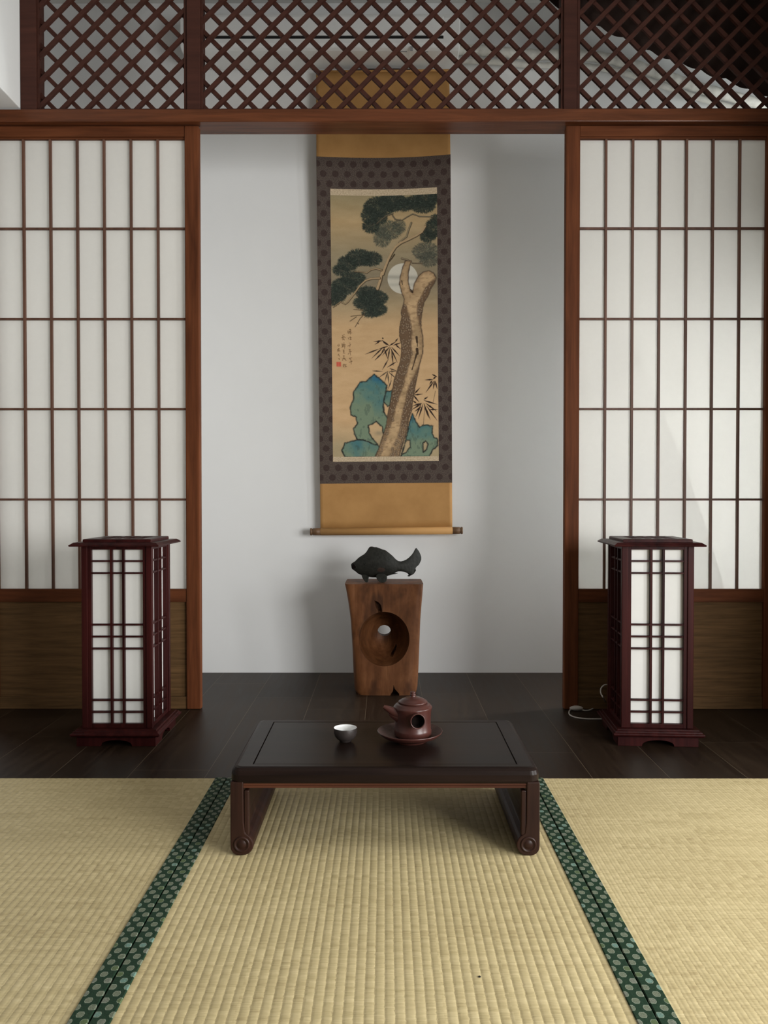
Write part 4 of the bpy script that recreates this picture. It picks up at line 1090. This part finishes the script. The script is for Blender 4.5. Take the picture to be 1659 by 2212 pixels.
blend(np.exp(-((GX-P1(590, 0)[0])/9)**2-((GY-P1(0, 1850)[1])/5)**2)*0.35, (80, 84, 74))
# right-hand bamboo in front of the rocks
for a, b in (((1190, 1275), (1100, 1280)), ((1180, 1285), (1150, 1330)), ((1190, 1270), (1225, 1240)), ((1200, 1290), (1110, 1415)), ((1205, 1295), (1190, 1380)), ((1210, 1290), (1235, 1380)), ((1180, 1220), (1235, 1250)),
             ((985, 1430), (1050, 1360)), ((985, 1440), (1080, 1430)), ((975, 1440), (1040, 1520)), ((1070, 1530), (960, 1600)), ((1060, 1540), (1000, 1680)), ((1080, 1540), (1030, 1700)), ((1090, 1530), (1140, 1690)), ((1090, 1500), (1235, 1545)),
             ((1090, 1490), (1135, 1460)), ((1110, 1530), (1230, 1620)), ((1120, 1560), (1235, 1720)), ((1100, 1560), (1160, 1710)), ((1060, 1530), (965, 1560)), ((1010, 1530), (970, 1500)), ((1150, 1600), (1240, 1600)), ((1060, 1570), (990, 1620))): leaf(P1, a, b, 1.7)
line([P1(1100, 1560), P1(1090, 1700), P1(1085, 1780)], 0.4, 0.4, (70, 58, 44)); line([P1(1215, 1400), P1(1190, 1520)], 0.4, 0.4, (70, 58, 44))
# the trunk
L_edge = [(560, 2110), (600, 2020), (640, 1900), (680, 1780), (700, 1650), (725, 1530), (745, 1400), (770, 1280), (800, 1180), (835, 1080), (845, 1000), (850, 900), (828, 800), (830, 700), (850, 600), (845, 530), (870, 460), (875, 400), (850, 330), (825, 240), (835, 150), (860, 60), (890, -10), (950, -5), (935, 50), (920, 130), (920, 220), (945, 320), (965, 330)]
R_edge = [(985, 240), (1030, 160), (1080, 115), (1140, 105), (1190, 130), (1222, 185), (1200, 240), (1160, 300), (1130, 380), (1090, 440), (1070, 540), (1055, 640), (1060, 720), (1075, 800), (1083, 900), (1075, 1000), (1045, 1100), (1030, 1180), (1010, 1270), (990, 1380), (970, 1500), (960, 1600), (925, 1700), (910, 1800), (885, 1900), (850, 2010), (820, 2110)]
tm, tsd = poly_mask(PL(L_edge+R_edge), 0.8, 0, 0.7, 51)
wash = np.stack([166+26*(vnoise(14, 40, 52)-0.5)*2, 140+22*(vnoise(14, 40, 52)-0.5)*2, 106+18*(vnoise(14, 40, 52)-0.5)*2], -1)
blend(tm, wash*0.93); blend(tm*np.exp(-np.clip(tsd, 0, 99)/5.0)*0.5*(0.5+vnoise(30, 80, 57)), (98, 78, 56)); blend(tm*np.clip((vnoise(30, 160, 59)-0.55)*4, 0, 0.4), (112, 90, 66))
barkL, _ = poly_mask(PL([(870, 460), (845, 530), (850, 600), (830, 700), (828, 800), (850, 900), (845, 1000), (835, 1080), (800, 1180), (770, 1280), (745, 1400), (725, 1530), (700, 1650), (680, 1780), (640, 1900), (600, 2020), (560, 2110), (610, 2110), (650, 2020), (690, 1900), (725, 1800), (760, 1700), (790, 1560), (830, 1450), (875, 1320), (905, 1200), (940, 1080), (965, 1000), (955, 900), (965, 760), (935, 600), (905, 480)]), 4.5, 0, 1.6, 53)
barkR, _ = poly_mask(PL([(1222, 185), (1200, 240), (1160, 300), (1130, 380), (1090, 440), (1070, 540), (1055, 640), (1060, 700), (1040, 690), (1015, 560), (1020, 450), (1080, 330), (1150, 230)]), 4.5, 0, 1.6, 54)
barkR2, _ = poly_mask(PL([(1045, 1100), (1030, 1180), (1010, 1270), (990, 1380), (970, 1500), (960, 1600), (925, 1700), (910, 1800), (885, 1900), (850, 2010), (820, 2110), (700, 2110), (760, 1980), (810, 1860), (840, 1740), (865, 1600), (900, 1450), (925, 1350), (970, 1250), (1000, 1200)]), 4.5, 0, 1.6, 55)
lowfade = np.clip((P1(0, 2000)[1]-GY)/60, 0.35, 1)
bark = np.maximum(np.maximum(barkL, barkR), barkR2)*tm
blend(bark*0.88*lowfade, (84, 66, 50))
for k, (mask, nsp) in enumerate(((barkL, 240), (barkR, 60), (barkR2, 190))):
    got = 0
    while got < nsp:
        x = rs.uniform(X0p, X1p); y = rs.uniform(P1(0, 100)[1], Y1p); i = int((x-X0p)/(X1p-X0p)*NXP); j = int((y-Y0p)/(Y1p-Y0p)*NYP)
        if mask[j, i]*tm[j, i] > 0.7:
            stroke((x, y-0.9), (x, y+1.1), 2.0, 1.9, (56, 43, 34), 0.40, 1.6); stroke((x, y-0.7), (x, y+0.8), 1.15, 1.0, (150, 132, 108), 0.62, 1.4); got += 1
        else: got += 0.004
blend(np.exp(-(np.abs(tsd)/1.2)**2)*0.8*(0.4+0.8*vnoise(40, 120, 58)), (46, 36, 30))
for a, b, r0, r1 in (((1010, 815), (1016, 870), 2.4, 2.0), ((1018, 880), (1020, 915), 1.0, 0.8), ((1015, 945), (1022, 995), 3.0, 2.2), ((1010, 1000), (985, 1090), 2.0, 1.1), ((985, 1090), (962, 1165), 0.8, 1.4), ((965, 330), (945, 300), 2.2, 1.0), ((850, 205), (858, 250), 1.2, 0.6)):
    stroke(P1(*a), P1(*b), r0, r1, (50, 38, 28), 0.92)
# inscription (three columns) and the red seal, strokes read off the silk
def P3(x, y): return (715+x/20.11 - 5*((690+y/20.11)-419)/560, 690+y/20.11)
INK = (84, 62, 40)
glyphs = [((830,290),(900,285)),((870,300),(850,370)),((780,340),(770,400)),((760,400),(800,390)),((780,400),(785,480)),((820,390),(900,370)),((850,370),(880,500)),((810,440),(940,440)),((900,330),(890,400)),
 ((785,650),(805,710)),((870,600),(860,650)),((850,640),(930,640)),((880,640),(890,740)),((860,720),(920,715)),
 ((840,880),(870,880)),((770,1010),(890,940)),((870,940),(850,1050)),
 ((820,1160),(880,1160)),((850,1160),(870,1240)),((820,1230),(930,1250)),((780,1360),(830,1300)),((860,1240),(885,1400)),
 ((830,1550),(940,1510)),((860,1520),(860,1580)),((890,1590),(930,1680)),((830,1710),(960,1660)),((910,1650),(915,1790)),
 ((530,540),(570,580)),((500,650),(560,600)),((600,600),(670,650)),((530,660),(600,650)),((530,740),(600,710)),((600,710),(620,750)),((560,600),(560,700)),((590,520),(620,510)),
 ((520,890),(530,1040)),((600,860),(600,940)),((510,960),(660,940)),((540,1000),(650,1010)),((580,940),(560,1050)),((640,960),(630,1110)),((500,1060),(560,1030)),
 ((560,1180),(620,1180)),((580,1180),(590,1300)),((570,1250),(620,1240)),((575,1310),(640,1310)),
 ((570,1430),(620,1430)),((595,1430),(600,1520)),((530,1630),(590,1520)),((550,1540),(660,1540)),((600,1540),(700,1640)),((640,1570),(660,1600)),
 ((560,1830),(640,1800)),((600,1780),(590,1900)),((650,1830),(700,1790)),((640,1850),(720,1890)),((640,1910),(690,1890)),((570,1880),(580,1910)),
 ((320,960),(350,990)),((380,930),(400,980)),((350,1010),(400,1000)),
 ((320,1160),(400,1110)),((330,1160),(330,1230)),((370,1110),(390,1200)),((330,1230),(440,1220)),((340,1190),(390,1180)),
 ((340,1400),(380,1350)),((370,1380),(410,1450)),
 ((375,1545),(405,1580)),((390,1540),(390,1590))]
for a, b in glyphs: stroke(P3(*a), P3(*b), 0.62, 0.5, INK, 0.80, 0.9)
sm_, sdd = poly_mask([P3(275, 1690), P3(470, 1690), P3(475, 1890), P3(280, 1890)], 0.9); blend(sm_*0.93, (166, 72, 58))
for a, b in (((320, 1730), (430, 1730)), ((330, 1790), (430, 1780)), ((370, 1720), (370, 1860)), ((320, 1840), (430, 1845))): stroke(P3(*a), P3(*b), 0.35, 0.35, (190, 110, 88), 0.5)
IMG += (np.random.RandomState(3).rand(*GX.shape)[..., None]-0.5)*5
# pigment brightness: what the picture shows divided by the light falling there
PAINT_GAIN = 1.45
cc = np.clip(IMG/255.0, 0, 1); cc = np.where(cc <= 0.04045, cc/12.92, ((cc+0.055)/1.055)**2.4)*PAINT_GAIN
cc = np.clip(cc, 0, 0.92)
t = NT('painted_silk'); at = t.n('ShaderNodeAttribute'); at.attribute_name = 'pigment'
t.set(Base_Color=at.outputs['Color'], Roughness=0.8, Specular_IOR_Level=0.15)
o, me = sheet('painting', PX0-PW2, PX0+PW2, 419.5, 978, 0.0030, t.m, NXP, NYP, label='silk painting of a pine, full moon, bamboo and blue rocks')
ca = me.color_attributes.new('pigment', 'FLOAT_COLOR', 'POINT')
ca.data.foreach_set('color', np.concatenate([cc, np.ones(GX.shape+(1,))], -1).astype(np.float32).ravel())
# rods, knobs, cord and hook
bm = bmesh.new(); rr_ = 8.0/PXM
rz_ = -dd_(1139)
def hrod(bm, xa, xb, y, z, r, seg=24): tube(bm, [Vector((xa, y, z)), Vector((xb, y, z))], r, seg)
hrod(bm, -W2, W2, -0.004, rz_, rr_); obj('roller', bm, SILK, scroll, smooth=True, bevel=0)
KN = plain('roller_wood', (0.14, 0.075, 0.035, 1), 0.45)
for s_ in (-1, 1):
    bm = bmesh.new(); x0_ = s_*W2; e_ = s_*(W2+22/PXM)
    tube(bm, [Vector((x0_, -0.004, rz_)), Vector((e_-s_*0.014, -0.004, rz_)), Vector((e_-s_*0.013, -0.004, rz_)), Vector((e_-s_*0.009, -0.004, rz_)), Vector((e_-s_*0.008, -0.004, rz_)), Vector((e_, -0.004, rz_))], [rr_*0.98, rr_*0.98, rr_*0.85, rr_*0.85, rr_*1.0, rr_*0.96], 24)
    mark(obj('roller_end', bm, KN, scroll, smooth=True), 'dark turned wooden roller end')
bm = bmesh.new(); hrod(bm, -W2, W2, 0.002, 0.004, 0.006, 16); obj('top_rod', bm, SILK, scroll, smooth=True)
bm = bmesh.new()
tube(bm, smooth_path([Vector((-0.13, -0.003, 0.008)), Vector((-0.05, -0.003, 0.011)), Vector((0.0, 0.004, 0.012)), Vector((0.05, -0.003, 0.011)), Vector((0.13, -0.003, 0.008))], 8), 0.0028, 8)
obj('hanging_cord', bm, plain('dark_cord', (0.04, 0.03, 0.03, 1), 0.8), scroll, smooth=True)
